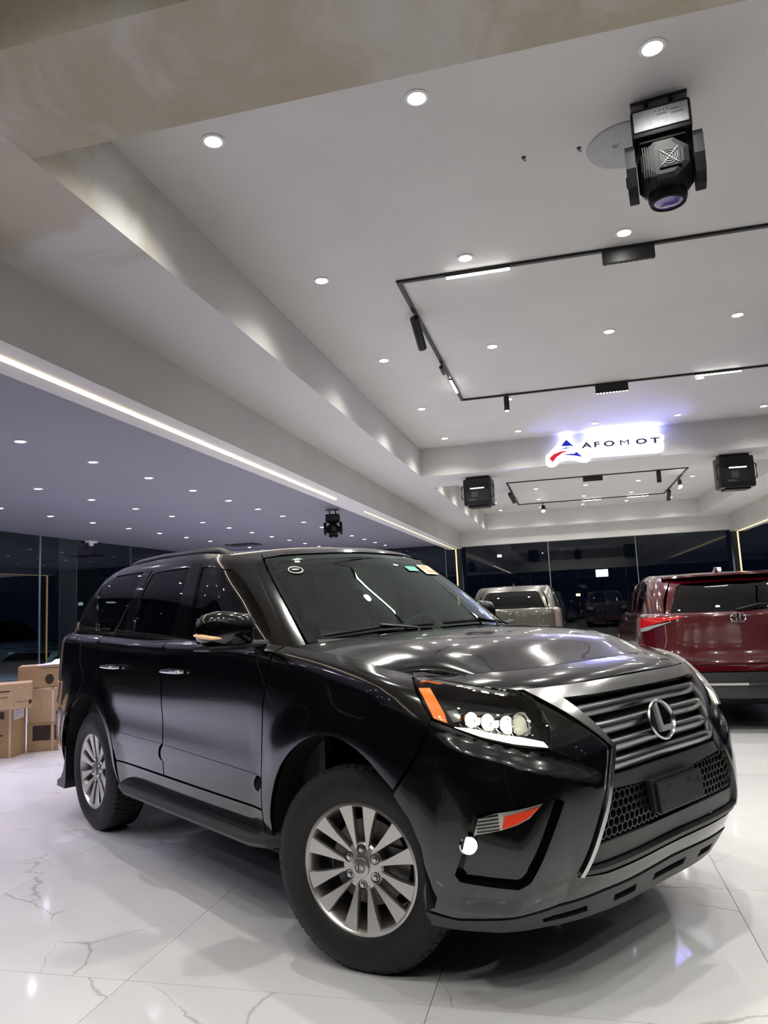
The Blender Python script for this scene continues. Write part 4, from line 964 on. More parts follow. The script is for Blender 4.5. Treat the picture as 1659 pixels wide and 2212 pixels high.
# ---------------------------------------------------------------- track lighting, stage lights, sign
M_bar = mat('linear_lamp', (.3, .3, .3), .5, emit=(1, .98, .94), estr=22)
M_spot = mat('spot_lens', (.3, .3, .3), .5, emit=(1, .97, .90), estr=60)
M_dot = mat('cell_lens', (.3, .3, .3), .5, emit=(1, .97, .92), estr=10)
M_grey = grain(mat('grey_plate', (.36, .36, .37), .55), 50, .08)
M_silver = grain(mat('silver_panel', (.14, .15, .155), .55, .1), 60, .15)
M_print = grain(mat('dark_print', (.05, .05, .06), .6), 80, .2)
def track(x0, x1, y0, y1, label):
    t = thing('track_rail', label, 'track', (x0, y0, ZC))
    w, h = .019, .022
    for (a, b_, c, d) in ((-w, x1-x0+w, -w, w), (-w, x1-x0+w, y1-y0-w, y1-y0+w), (-w, w, w, y1-y0-w), (x1-x0-w, x1-x0+w, w, y1-y0-w)):
        m = MB(); m.bbox(a, b_, c, d, -h, 0, .003); m.build('rail', M_black, t)
    return t
track(-1.18, 2.75, 5.765, 9.59, 'black rectangular light track on the main ceiling recess')
track(-1.18, 2.75, 17.03, 21.15, 'black rectangular light track beyond the sign beam')
def linear(x0, x1, y0, y1, label):
    along = abs(x1-x0) > abs(y1-y0); w = .019
    t = thing('linear_light', label, 'track light', ((x0+x1)/2, (y0+y1)/2, ZC-.022))
    hx, hy = (abs(x1-x0)/2, w) if along else (w, abs(y1-y0)/2)
    m = MB(); m.bbox(-hx, hx, -hy, hy, -.014, 0, .003); m.build('body', M_black, t)
    m = MB(); m.bbox(-hx+.006, hx-.006, -hy+.002, hy-.002, -.022, -.0142, .002); m.build('diffuser', M_bar, t)
linear(-.783, -.252, 5.765, 5.765, 'glowing bar on the near track left of the black grid bar')
linear(-1.18, -1.18, 8.57, 9.13, 'glowing bar at the far end of the left track side')
linear(1.74, 2.28, 9.59, 9.59, 'glowing bar on the far track side near the right edge')
linear(.58, 1.08, 21.15, 21.15, 'glowing bar left of centre on the track beyond the sign')
linear(1.78, 2.34, 21.15, 21.15, 'glowing bar right of centre on the track beyond the sign')
def gridbar(x0, x1, y, lit, label):
    t = thing('grid_light', label, 'track light', ((x0+x1)/2, y, ZC-.022)); h = (x1-x0)/2
    m = MB(); m.bbox(-h, h, -.018, .018, -.105, 0, .003); m.build('body', M_black, t)
    n = 10
    for k in range(n):
        x = -h+(k+.5)*2*h/n; m = MB(); m.lathe([(.011, -.105), (.013, -.108), (.009, -.108), (.008, -.106), (0, -.106)], 10, Matrix.Translation((x, 0, 0))); m.build('cell', M_dot if lit else M_gloss0, t)
M_gloss0 = grain(mat('dark_cell', (.02, .02, .02), .2), 60, .1)
gridbar(.461, .852, 5.765, False, 'unlit black grid bar hanging from the near track')
gridbar(.539, .942, 9.59, True, 'black grid bar with lit cells on the far track side')
gridbar(.52, .95, 17.03, False, 'small black grid bar on the track just above the sign beam')
def spot(x, y, dx, dy, dz, lit, label, L_=.20, r=.034, down=.03):
    t = thing('track_spot', label, 'track light', (x, y, ZC-.022)); d = Vector((dx, dy, dz)).normalized()
    m = MB(); m.bbox(-.017, .017, -.055, .055, -.012, 0, .002); m.build('adapter', M_black, t)
    a = Vector((0, 0, -down-.045-r)); m = MB(); m.cyl((0, 0, -.012), a, .008); m.build('stem', M_black, t)
    p0, p1 = a-d*(L_*.45), a+d*(L_*.55); m = MB()
    M = Matrix.Translation(p0) @ d.to_track_quat('Z', 'Y').to_matrix().to_4x4()
    m.lathe([(0, 0), (r*.92, 0), (r, .006), (r, L_), (r*.86, L_), (r*.80, L_-.018), (0, L_-.018)], 24, M); m.build('barrel', M_black, t, .6)
    m = MB(); m.add([(r*.8*math.cos(2*PI*k/20), r*.8*math.sin(2*PI*k/20), L_-.012) for k in range(20)], [tuple(range(20))], M); m.build('lens', M_spot if lit else M_gloss0, t)
spot(-1.18, 6.55, .05, .78, -.60, True, 'black spot head tilted along the left track side, lens lit', .34, .042, .05)
spot(-1.18, 7.95, .02, .9, -.10, False, 'slim black spot halfway down the left track side', .18, .022, .01)
spot(-.595, 9.59, .0, -.12, -1, True, 'lit spot hanging straight down from the far track corner', .20, .036, .02)
spot(2.14, 17.03, 0, .05, -1, False, 'dark spot hanging straight down above the right of the sign', .26, .05, .02)
spot(2.75, 18.3, -.1, -.8, -.5, True, 'lit spot on the right track side beyond the sign', .34, .05, .05)
spot(2.75, 20.3, .0, .7, -.6, False, 'dark spot at the far end of the right track beyond the sign', .32, .05, .05)
spot(-1.18, 18.4, .25, .8, -.55, True, 'lit spot on the left track side beyond the sign', .34, .05, .05)
spot(-.5, 21.15, .0, -.75, -.6, True, 'brightest spot facing the viewer beyond the sign', .24, .06, .05)
# ---- moving heads
M_mhead = grain(mat('moving_head_shell', (.006, .006, .0065), .55, spec=.18), 120, .25, .1)
def moving_head(label, loc, rz, sc, panel_m, fan=True, tilt=.0):
    t = thing('moving_head_light', label, 'stage light', loc, (0, 0, rz)); t.scale = (sc, sc, sc)
    m = MB(); m.bbox(-.16, .16, -.04, .04, -.02, 0, .006); m.build('ceiling_plate', M_black, t)
    for x in (-.07, .07): m = MB(); m.cyl((x, 0, -.02), (x, 0, -.12), .014); m.build('hanging_hook', M_black, t)
    m = MB(); m.bbox(-.165, .165, -.15, .15, -.30, -.12, .02); b = m.build('base', M_mhead, t, .6)
    # control panel on the side that faces the doors
    M = orient((0, -.152, -.205), (1, 0, 0), (0, 0, 1))
    m = MB(); m.bbox(-.150, .150, -.065, .060, -.002, .006, .004, M); p = m.build('control_panel', panel_m, b)
    for k in range(4): m = MB(); m.bbox(-.03+.022*k, -.020+.022*k, .032, .042, .006, .0075, .0005, M); m.build('socket', M_print, p)
    for q_ in ((-.02, .035, .010, .018), (.06, .12, .0, .008), (.055, .10, .022, .03)): m = MB(); m.bbox(*q_, .006, .0072, .0004, M); m.build('printed_label', M_print, p)
    m = MB(); m.bbox(-.13, .13, -.12, .12, -.325, -.30, .01); m.build('turntable', M_mhead, t, .6)
    HZ = -.475
    for s in (-1, 1):
        m = MB(); prof = [(-.10, -.31), (.10, -.31), (.135, -.36), (.145, -.47), (.11, -.57), (.04, -.60), (-.04, -.60), (-.11, -.57), (-.145, -.47), (-.135, -.36)]
        m.prism(prof, 0, .055, Matrix(((0, 0, s*1.0, s*.158), (1, 0, 0, 0), (0, 1, 0, 0), (0, 0, 0, 1)))); m.build('yoke_arm', M_mhead, t)
        m = MB(); m.lathe([(.035, 0), (.035, .006), (.026, .009), (.018, .006), (0, .006)], 20, orient((s*.213, 0, HZ), (0, s, 0), (0, 0, 1))); m.build('pivot_cap', M_mhead, t, .5)
    # head: eight-sided barrel, cooling fins, fan at the rear, lens below
    M = Matrix.Translation((0, 0, HZ)) @ Matrix.Rotation(tilt, 4, 'X')
    m = MB(); n = 8; sec = [(-.175, .100), (-.165, .130), (-.06, .155), (.06, .155), (.15, .130), (.185, .105)]
    vs = []
    for y, r in sec: vs += [(r*math.cos(PI/8+k*PI/4)*1.07, y, r*math.sin(PI/8+k*PI/4)*.98) for k in range(n)]
    fs = [(i*n+k, i*n+(k+1) % n, (i+1)*n+(k+1) % n, (i+1)*n+k) for i in range(len(sec)-1) for k in range(n)]+[tuple(range(n)), tuple(range(5*n, 6*n))]
    m.add(vs, fs, M); h = m.build('head', M_mhead, t)
    for k in range(6):
        m = MB(); m.bbox(-.118+.012*k, -.112+.012*k, -.182, -.10, -.10, .09, .001, M); m.build('cooling_fin', M_mhead, h)
    Mf = M @ orient((.025, -.178, .0), (1, 0, 0), (0, 0, 1))
    m = MB(); m.bbox(-.058, .058, -.058, .058, -.004, .004, .002, Mf); f = m.build('fan', M_mhead, h)
    for r in (.018, .031, .044):
        m = MB(); m.lathe([(r+.0016*math.cos(2*PI*k/5), .006+.0016*math.sin(2*PI*k/5)) for k in range(5)], 24, Mf, close=True); m.build('fan_guard', M_silver, f)
    for a in (PI/4, 3*PI/4): m = MB(); m.bbox(-.066, .066, -.0022, .0022, .004, .0085, .001, Mf @ Matrix.Rotation(a, 4, 'Z')); m.build('fan_guard', M_silver, f)
    Ml = M @ orient((0, .0, -.135), (1, 0, 0), (0, -1, 0))
    m = MB(); m.lathe([(.105, -.02), (.11, .02), (.10, .05), (.088, .055), (.08, .045), (0, .045)], 32, Ml); l = m.build('lens_ring', M_mhead, h, .5)
    m = MB(); m.lathe([(.08, .0455), (.05, .053), (0, .056)], 32, Ml); m.build('front_lens', mat('violet_lens', (.10, .07, .28), .08, coat=1.0), l, True)
    return t
moving_head('large black moving head with silver control panel on the main ceiling', (.69, 4.03, ZC), math.radians(-8), .92, M_silver)
moving_head('small black moving head hung under the left bay ceiling', (-4.21, 13.19, ZL), math.radians(15), .80, M_black)
# ---- box-shaped stage lights on the sign beam
def stage_box(label, x, y, w, h, rz):
    t = thing('stage_light_box', label, 'stage light', (x, y, ZB), (0, 0, rz))
    m = MB(); m.bbox(-w*.42, w*.42, -.10, .10, -.04, 0, .01); m.build('mounting_bracket', M_black, t)
    m = MB(); vs = []; n = 4
    m.bbox(-w/2, w/2, -.17, .17, -h, -.04, .035); b = m.build('casing', M_blackplastic, t, .6)
    M = orient((0, -.172, -h*.5), (1, 0, 0), (0, 0, 1))
    m = MB(); m.bbox(-w*.40, w*.40, -h*.36, h*.30, -.004, .006, .004, M); f = m.build('front_plate', M_black, b)
    m = MB(); m.bbox(-w*.24, w*.26, h*.06, h*.10, .006, .010, .001, M); m.build('status_strip', M_strip, f)
    m = MB(); m.bbox(-w*.20, w*.02, -h*.22, -h*.02, .006, .012, .003, M); m.build('display', M_print, f)
    m = MB(); m.bbox(-w*.30, -w*.05, -h*.33, -h*.27, .006, .010, .002, M); m.build('name_plate', M_print, f)
    for s in (-1, 1):
        m = MB(); m.tube([(s*w*.50, -.12, -h*.30), (s*(w*.50+.035), -.12, -h*.34), (s*(w*.50+.035), -.12, -h*.72), (s*w*.50, -.12, -h*.76)], .012, 8); m.build('carry_handle', M_black, b, True)
    m = MB(); m.bbox(-w*.36, w*.36, -.12, .12, -h-.03, -h, .01); m.build('foot_plate', M_black, b)
    return t
M_strip = mat('status_strip', (.8, .8, .8), .4, emit=(1, 1, 1), estr=1.2)
SB1 = stage_box('black stage light box under the sign beam, left of the sign', -1.40, 13.0, .50, .52, math.radians(-6))
SB2 = stage_box('black stage light box under the sign beam, right of the sign', 2.80, 13.0, .55, .56, math.radians(7))
# violet spots added at the stage boxes to tint the ceiling over the sign
for t, a, b_ in ((SB1, (-1.25, 12.70, 3.25), (.75, 11.2, ZC)), (SB2, (2.65, 12.70, 3.22), (1.05, 11.1, ZC))):
    d = bpy.data.lights.new('added_violet_spot', 'SPOT'); d.energy = 120; d.color = (.30, .30, 1.0); d.spot_size = math.radians(46); d.spot_blend = 1.0; d.shadow_soft_size = .03
    o = bpy.data.objects.new('added_violet_spot', d); link(o, t); dv = Vector(b_)-Vector(a)
    bpy.context.view_layer.update(); o.matrix_world = Matrix.Translation(a) @ dv.to_track_quat('-Z', 'Y').to_matrix().to_4x4()
# ---- flush round plate behind the big moving head
t = thing('ceiling_speaker', 'round grey flush plate in the ceiling beside the large moving head', 'speaker', (.555, 4.40, ZC))
m = MB(); m.lathe([(0, -.012), (.222, -.012), (.236, -.008), (.240, 0)], 48); m.build('grille', M_grey, t, .5)
text_mesh('c/', .055, .001, M_print, 'maker_mark', t, Matrix.Translation((-.07, -.03, -.0135)) @ Matrix.Rotation(PI, 4, 'X') @ Matrix.Rotation(PI, 4, 'Z') @ Matrix.Diagonal((-1, -1, 1, 1)), (1, 1))
for x, y in ((-.06, 4.33), (.27, 4.34)):
    t = thing('ceiling_hook', 'tiny dark hook in the ceiling %s of the round grey plate' % ('well left' if x < 0 else 'just left'), 'hook', (x, y, ZC))
    m = MB(); m.lathe([(0, -.008), (.012, -.008), (.014, 0)], 12); m.build('rose', M_print, t); m = MB(); m.tube([(0, 0, -.008), (0, 0, -.02), (.008, 0, -.028), (.014, 0, -.02)], .003, 6); m.build('hook', M_print, t)
# ---- air vent in the left bay, camera on the pier
t = thing('ceiling_vent', 'dark slotted air vent in the left bay ceiling above the car roof', 'vent', (-8.5, 18.55, ZL))
m = MB(); m.bbox(-.42, .42, -.30, .30, -.02, 0, .005); m.build('vent_frame', M_black, t)
for k in range(7): m = MB(); m.bbox(-.38, .38, -.26+.078*k, -.225+.078*k, -.032, -.018, .003); m.build('vent_slat', M_print, t)
t = thing('security_camera', 'small white camera bracket at the head of the left glass', 'camera', (XGL+.12, 15.15, ZL))
m = MB(); m.bbox(-.06, .06, -.16, .16, -.05, 0, .01); m.build('bracket', M_trim, t); m = MB(); m.lathe([(0, -.13), (.04, -.12), (.055, -.09), (.055, -.05)], 20); m.build('dome', M_trim, t, True)
# ---- lit sign
SIGN = thing('logo_sign', 'lit white sign reading AFOMOT with a red and blue logo', 'sign', (0, 12.45, 0))
M_signface = mat('sign_face', (.9, .9, .95), .4, emit=(.93, .96, 1.0), estr=.85)
M_signblue = mat('sign_blue', (.01, .015, .35), .4, emit=(.005, .01, .5), estr=.35)
M_signred = mat('sign_red', (.6, .01, .03), .4, emit=(.8, .015, .04), estr=.35)
M_signdark = mat('sign_lettering', (.015, .015, .05), .4)
M_signpale = mat('sign_small_lettering', (.75, .70, .62), .4, emit=(.95, .9, .8), estr=.5)
M_addglow = mat('added_ceiling_glow', (.2, .2, .5), .5, emit=(.30, .32, 1.0), estr=60)  # violet glow for the strips added on top of the sign
def on_sign(y): return Matrix(((1, 0, 0, 0), (0, 0, -1, y), (0, 1, 0, 0), (0, 0, 0, 1)))
OUT = [(-.196, 3.625), (-.187, 3.745), (-.124, 3.80), (-.031, 3.882), (.08, 4.007), (.161, 4.032), (.238, 4.001), (.33, 3.884), (.39, 3.915), (.48, 3.967), (1.595, 3.955), (1.674, 3.926), (1.692, 3.858), (1.662, 3.803), (1.682, 3.742), (1.657, 3.656), (1.607, 3.631), (.54, 3.653), (.507, 3.604), (.448, 3.572), (.364, 3.595), (.267, 3.634), (.139, 3.646), (.007, 3.621), (-.026, 3.564), (-.10, 3.548), (-.171, 3.569)]
OUT = fillet(OUT, .03, 3)
m = MB(); m.prism(OUT, .050, .110, on_sign(0)); m.build('sign_case', M_signface, SIGN)
FY = -.1105
def decal(pts, mm, nm): m = MB(); m.prism(pts, 0, .004, on_sign(FY)); m.build(nm, mm, SIGN)
decal([(.162, 3.984), (.280, 3.856), (.225, 3.878), (.156, 3.876), (.075, 3.890)], M_signblue, 'blue_peak')
decal([(-.130, 3.700), (-.055, 3.760), (.060, 3.795), (.190, 3.800), (.085, 3.768), (-.010, 3.712), (-.085, 3.625)], M_signred, 'red_swoosh')
decal([(.045, 3.842), (.150, 3.852), (.235, 3.842), (.150, 3.836)], M_signblue, 'blue_swoosh'); decal([(.090, 3.735), (.205, 3.742), (.270, 3.735), (.310, 3.765), (.400, 3.672), (.290, 3.704), (.190, 3.722)], M_signblue, 'blue_swoosh')
def slant(x): return 3.858-.030*(x-.42)/1.2
for k, (ch, x) in enumerate(zip('AFOMOT', (.480, .640, .835, 1.075, 1.335, 1.545))):
    text_mesh(ch, .150, .003, M_signdark, 'letter', SIGN, on_sign(FY) @ Matrix.Translation((x, slant(x), 0)), (1.45, .82), bold=0 if ch == 'M' else .004)
for k, ch in enumerate('AUTO SERVICES'):
    if ch != ' ': text_mesh(ch, .072, .002, M_signpale, 'small_letter', SIGN, on_sign(FY) @ Matrix.Translation((.455+.094*k, 3.742-.022*k/12, 0)), (1.3, .9))
m = MB(); m.box(.50, 1.60, -.105, -.055, 3.968, 3.974); m.build('added_glow_strip', M_addglow, SIGN)  # added glowing strips, hidden from below, that tint the ceiling violet
m = MB(); m.box(.10, .22, -.105, -.055, 4.036, 4.042); m.build('added_glow_strip', M_addglow, SIGN)
for x, z in ((.0, 3.72), (.16, 3.93), (.62, 3.72), (.62, 3.90), (1.52, 3.72), (1.52, 3.90)):
    m = MB(); m.cyl((x, .0, z), (x, -.055, z), .012); m.build('stand_off', M_steel, SIGN)
# ---------------------------------------------------------------- other vehicles
def simple_suv(name, label, loc, rz, paint, sc=(1, 1, 1), rear='plain', step=.07, glassm=None, wheelstyle='five', tail=None):
    root = thing(name, label, 'car', loc, (0, 0, rz))
    LW = Surf(LU, LV, lower_net(), sc); CB = Surf(GU, GV, cabin_net(), sc); g = glassm or M_tint
    sx, sy, sz = sc; wr = .36; czv = .40/sz if sz < 1 else .40
    def ap(cx, a0, a1): return [(SX(p[0]), p[1]) for p in arc(cx, czv, .46, a0, a1, 16)]
    side = [(1.02, .30), (1.08, .36)]+[p for p in ap(0, 5, 175)]+[(SX(-.48), .33), (SX(-2.31), .33)]+ap(-2.79, 5, 175)+[(SX(-3.26), .36), (4.90, .34), (4.95, .60), (4.93, .84), (4.90, .90), (4.90, 1.19), (1.0, 1.19), (1.0, .92)]
    panel('side_panel', LW, side, paint, root, step=step)
    panel('front_bumper', LW, mirror_u([(0, .28), (.6, .28), (1.01, .30), (.99, .90), (.62, .86), (.58, .55), (0, .55)]), paint, root, step=step, mirror=False)
    panel('grille', LW, mirror_u([(0, .56), (.57, .56), (.60, 1.0), (0, 1.02)]), M_satin, root, step=step, mirror=False, off=-.01)
    panel('nose', LW, mirror_u([(0, 1.04), (.60, 1.03), (.99, 1.08), (.99, 1.19), (0, 1.19)]), paint, root, step=step, mirror=False)
    panel('headlamp', LW, [(.62, .88), (.985, .92), (.985, 1.07), (.62, 1.02)], M_lampglass, root, step=step)
    fr = [(.760, 1.225), (.742, 1.722), (2.5, 1.722), (4.10, 1.722), (4.06, 1.45), (4.10, 1.225), (3.0, 1.225)]
    panel('cabin_frame', CB, fr, paint, root, holes=[FW, RW, QW], step=step)
    for nm, pl in (('front_side_window', FW), ('rear_side_window', RW), ('quarter_window', QW)): panel(nm, CB, pl, g, root, off=-.006, thick=0, step=step)
    panel('windscreen', CB, mirror_u([(0, 1.22), (.755, 1.225), (.74, 1.70), (0, 1.71)]), g, root, off=-.003, thick=0, mirror=False, step=step)
    Rf = Roof(CB, -1.35*sx, -2.75*sx, [1.772*sz, 1.792*sz, 1.765*sz])
    panel('roof', Rf, [(-4.77, 1.0), (4.77, 1.0), (4.77, .02), (-4.77, .02)], paint, root, thick=0, mirror=False, step=step)
    rc = lambda u0, u1: (lambda t: LW.pos(np.stack([u0+(u1-u0)*t, np.full(len(t), 1.19)], 1)))
    e = LW.pos([[UR, 1.19]])[0]
    def cw(t): s = 2*t-1; return np.stack([(-.205-.225*np.abs(s)**2.2)*sx, s*e[1], e[2]+(1.272*sz-e[2])*(1-np.abs(s)**2.4)], 1)
    Hd = Coons(rc(-UC, UC), cw, rc(-UC, -UR), rc(UC, UR), lambda st: .038*(1-st[:, 0]**2)*np.sin(PI*np.clip(st[:, 1], 0, 1)))
    panel('hood', Hd, [(-.995, .004), (.995, .004), (.995, .985), (-.995, .985)], paint, root, mirror=False, step=.1)
    m = MB(); m.bbox(-3.55*sx, .55*sx, -.62*sy, .62*sy, .22, .95*sz, .05); m.bbox(-2.2*sx, -.55*sx, -.84*sy, .84*sy, .25, .95*sz, .04); m.bbox(-3.7*sx, -3.3*sx, -.74*sy, .74*sy, .28, .9*sz, .04); m.build('underbody', M_darkcav, root)
    # tail
    if rear == 'plain':
        panel('rear_bumper', LW, [(4.91, .34), (6.06, .30), (6.06, .72), (4.96, .72)], paint, root, step=step)
        panel('tailgate', LW, [(5.25, .73), (6.06, .73), (6.06, 1.19), (5.25, 1.19)], paint, root, step=step)
        panel('tail_lamp', LW, [(4.91, .74), (5.24, .74), (5.24, 1.19), (4.91, 1.19)], MATS['tail_lens'], root, step=step)
    panel('tail_frame', CB, [(4.105, 1.225), (4.78, 1.225), (4.78, 1.27), (4.16, 1.29), (4.20, 1.60), (4.26, 1.64), (4.78, 1.65), (4.78, 1.722), (4.105, 1.722)], paint, root, step=step)
    panel('tail_window', CB, mirror_tail([(4.155, 1.288), (4.78, 1.268), (4.78, 1.652), (4.255, 1.642), (4.195, 1.602)]) if False else [(4.155, 1.288), (4.78, 1.268), (4.78, 1.652), (4.255, 1.642), (4.195, 1.602)], g, root, off=-.006, thick=0, step=step)
    for x in (0, -2.79):
        for s in (-1, 1):
            add_wheel(WP2, root, x*sx, .87*sy, .355, s, 0, False, False)
            b = MB(); n = 16; vs = []
            for k in range(n+1):
                a = math.radians(-8+196*k/n); vs += [(x*sx+.46*math.cos(a)*sx, s*.90*sy, (czv+.47*math.sin(a))*sz), (x*sx+.46*math.cos(a)*sx, s*.55*sy, (czv+.47*math.sin(a))*sz)]
            b.add(vs, [(2*k, 2*k+1, 2*k+3, 2*k+2) for k in range(n)]); b.build('wheel_liner', M_darkcav, root, True)
    # shark fin
    m = MB(); x0 = -2.75*sx; z0 = 1.775*sz; m.add([(x0, -.03, z0-.02), (x0, .03, z0-.02), (x0-.17, -.025, z0-.02), (x0-.17, .025, z0-.02), (x0-.15, 0, z0+.06), (x0-.10, 0, z0+.05)], [(0, 2, 4, 5), (1, 5, 4, 3), (0, 5, 1), (2, 3, 4), (0, 1, 3, 2)]); m.build('antenna_fin', paint, root)
    return root, LW, CB
M_lampglass = mat('clear_lamp', (.55, .56, .57), .12, .3, coat=1.0)
WP2 = wheel_parts(5, .228, .355, 'five', False)
M_redpaint = car_paint('deep_red_paint', (.075, .002, .006)); wet(M_redpaint)
M_silverpaint = grain(car_paint('champagne_silver_paint', (.105, .098, .082)), 300, .06); bsdf(M_silverpaint).inputs['Metallic'].default_value = .6; bsdf(M_silverpaint).inputs['Roughness'].default_value = .3
M_navy = car_paint('dark_blue_paint', (.07, .09, .12)); M_blk2 = car_paint('black_car_paint', (.004, .004, .005)); M_slate = car_paint('slate_grey_paint', (.17, .20, .21))
M_tailred = mat('red_tail_lens', (.45, .008, .01), .15, coat=1.0, emit=(1, .02, .02), estr=.10)
# ---- red SUV, tail towards the viewer
RZ = .905
RED, RL, RC = simple_suv('red_suv', 'deep red SUV seen from behind at the right edge, beaded with water', (1.64, 11.90, 0), PI/2, M_redpaint, (1.0, .985, RZ), 'custom', .05)
def z2v(z): return z/RZ if z/RZ <= .88 else .88+(z/RZ-.88)*.24/(1.262-.88)
tg = [(5.05, z2v(.60)), (6.06, z2v(.60)), (6.06, 1.19), (4.92, 1.19), (4.92, z2v(1.10)), (5.0, z2v(1.0)), (5.05, z2v(.8))]
panel('tailgate', RL, [(5.02, z2v(.665)), (6.06, z2v(.665)), (6.06, 1.19), (4.91, 1.19), (4.91, z2v(.90)), (4.97, z2v(.80))], M_redpaint, RED, step=.05)
panel('rear_bumper', RL, [(4.91, .36/RZ+.02), (4.98, z2v(.60)), (6.06, z2v(.595)), (6.06, z2v(.655)), (5.02, z2v(.655)), (4.965, z2v(.79)), (4.915, z2v(.88))], M_redpaint, RED, step=.05, off=.02, thick=.03)
panel('lower_bumper', RL, [(4.92, z2v(.36)), (6.06, z2v(.34)), (6.06, z2v(.585)), (4.99, z2v(.588))], M_satin, RED, step=.06, off=.02, thick=.05)
panel('bumper_trim', RL, [(5.0, z2v(.465)), (6.06, z2v(.465)), (6.06, z2v(.487)), (5.0, z2v(.487))], M_chrome, RED, step=.05, off=.032, thick=.02)
panel('tail_lamp', RL, [(4.90, z2v(1.015)), (5.10, z2v(1.045)), (5.50, z2v(1.115)), (5.52, z2v(1.135)), (5.15, z2v(1.13)), (4.90, z2v(1.11))], M_tailred, RED, step=.03, off=.012, thick=.016)
panel('clear_lamp', RL, [(4.93, z2v(.985)), (5.12, z2v(1.005)), (5.42, z2v(1.085)), (5.10, z2v(1.040)), (4.93, z2v(1.010))], M_lampglass, RED, step=.03, off=.012, thick=.014)
# spoiler over the tail window
m = MB(); us = np.linspace(-.62, .62, 15); vs = []
for y in us:
    c = 1-(abs(y)/.62)**3; x = -3.20-.17*c
    vs += [(-3.02, y, 1.575+.02*c), (x, y*1.02, 1.560+.012*c), (x-.012, y*1.02, 1.540+.012*c), (-3.10, y, 1.520)]
m.add(vs, [(i*4+j, i*4+(j+1) % 4, (i+1)*4+(j+1) % 4, (i+1)*4+j) for i in range(14) for j in range(4)]+[(0, 1, 2, 3), (56, 57, 58, 59)]); m.build('roof_spoiler', M_redpaint, RED, .6)
d = [(5.75, 0), (6.02, 0)]
m = MB(); m.tube([(-3.735, .0, 1.19), (-3.700, -.22, 1.235), (-3.672, -.42, 1.225)], [.012, .012, .006], 6, 1.3); m.build('rear_wiper', M_blackplastic, RED, True)
# emblem: three interlaced ovals
Pm = RL.pos([[6.05, z2v(1.106)]])[0]; M = orient((Pm[0]-.010, 0, Pm[2]), (0, -1, 0), (.08, 0, 1))
def oval(a, b_, cx, cy, r, M): 
    n = 36; b = MB(); vs = []
    for i in range(n):
        t = 2*PI*i/n; vs += [(cx+(a+r*math.cos(q_))*math.cos(t), cy+(b_+r*math.cos(q_))*math.sin(t), r*math.sin(q_)) for q_ in (0, PI/2, PI, 3*PI/2)]
    b.add(vs, [(i*4+j, ((i+1) % n)*4+j, ((i+1) % n)*4+(j+1) % 4, i*4+(j+1) % 4) for i in range(n) for j in range(4)], M); return b
e = oval(.070, .046, 0, 0, .0075, M).build('emblem', M_chrome, RED, True)
oval(.021, .040, 0, .002, .006, M).build('emblem_oval', M_chrome, e, True); oval(.046, .018, 0, .020, .006, M).build('emblem_oval', M_chrome, e, True)
uu = 5.60; 
for k, ch in enumerate('HIGHLANDER'):
    y = .60-.031*k; g_ = RL.inv((y, .708), (1, 2), (5.5, z2v(.708))); P_ = RL.pos([g_])[0]; n_ = RL.nrm([g_])[0]
    r_ = np.cross([0, 0, 1], n_); text_mesh(ch, .036, .003, M_chrome, 'badge_letter', RED, orient(tuple(P_+n_*.006), tuple(r_), (0, 0, 1)), (.95, 1))
# ---- the rest
simple_suv('silver_suv', 'champagne silver SUV standing beyond the black car hood', (-1.05, 17.9, 0), PI/2, M_silverpaint, (1.0, .98, .945), 'plain', .07, M_fd)
simple_suv('dark_car', 'dark car whose nose just enters at the right edge', (2.74, 6.55, 0), PI, M_blk2, (1.0, .98, .84), 'plain', .07)
simple_suv('parked_sedan', 'grey car parked outside the left glass behind the cartons', (-12.35, 13.95, -.75), math.radians(-90), M_slate, (.98, .96, .84), 'plain', .08)
simple_suv('parked_van', 'tall dark blue vehicle outside the left glass behind the grey car', (-15.9, 19.2, -.75), math.radians(-20), M_navy, (1.1, 1.05, 1.30), 'plain', .08)
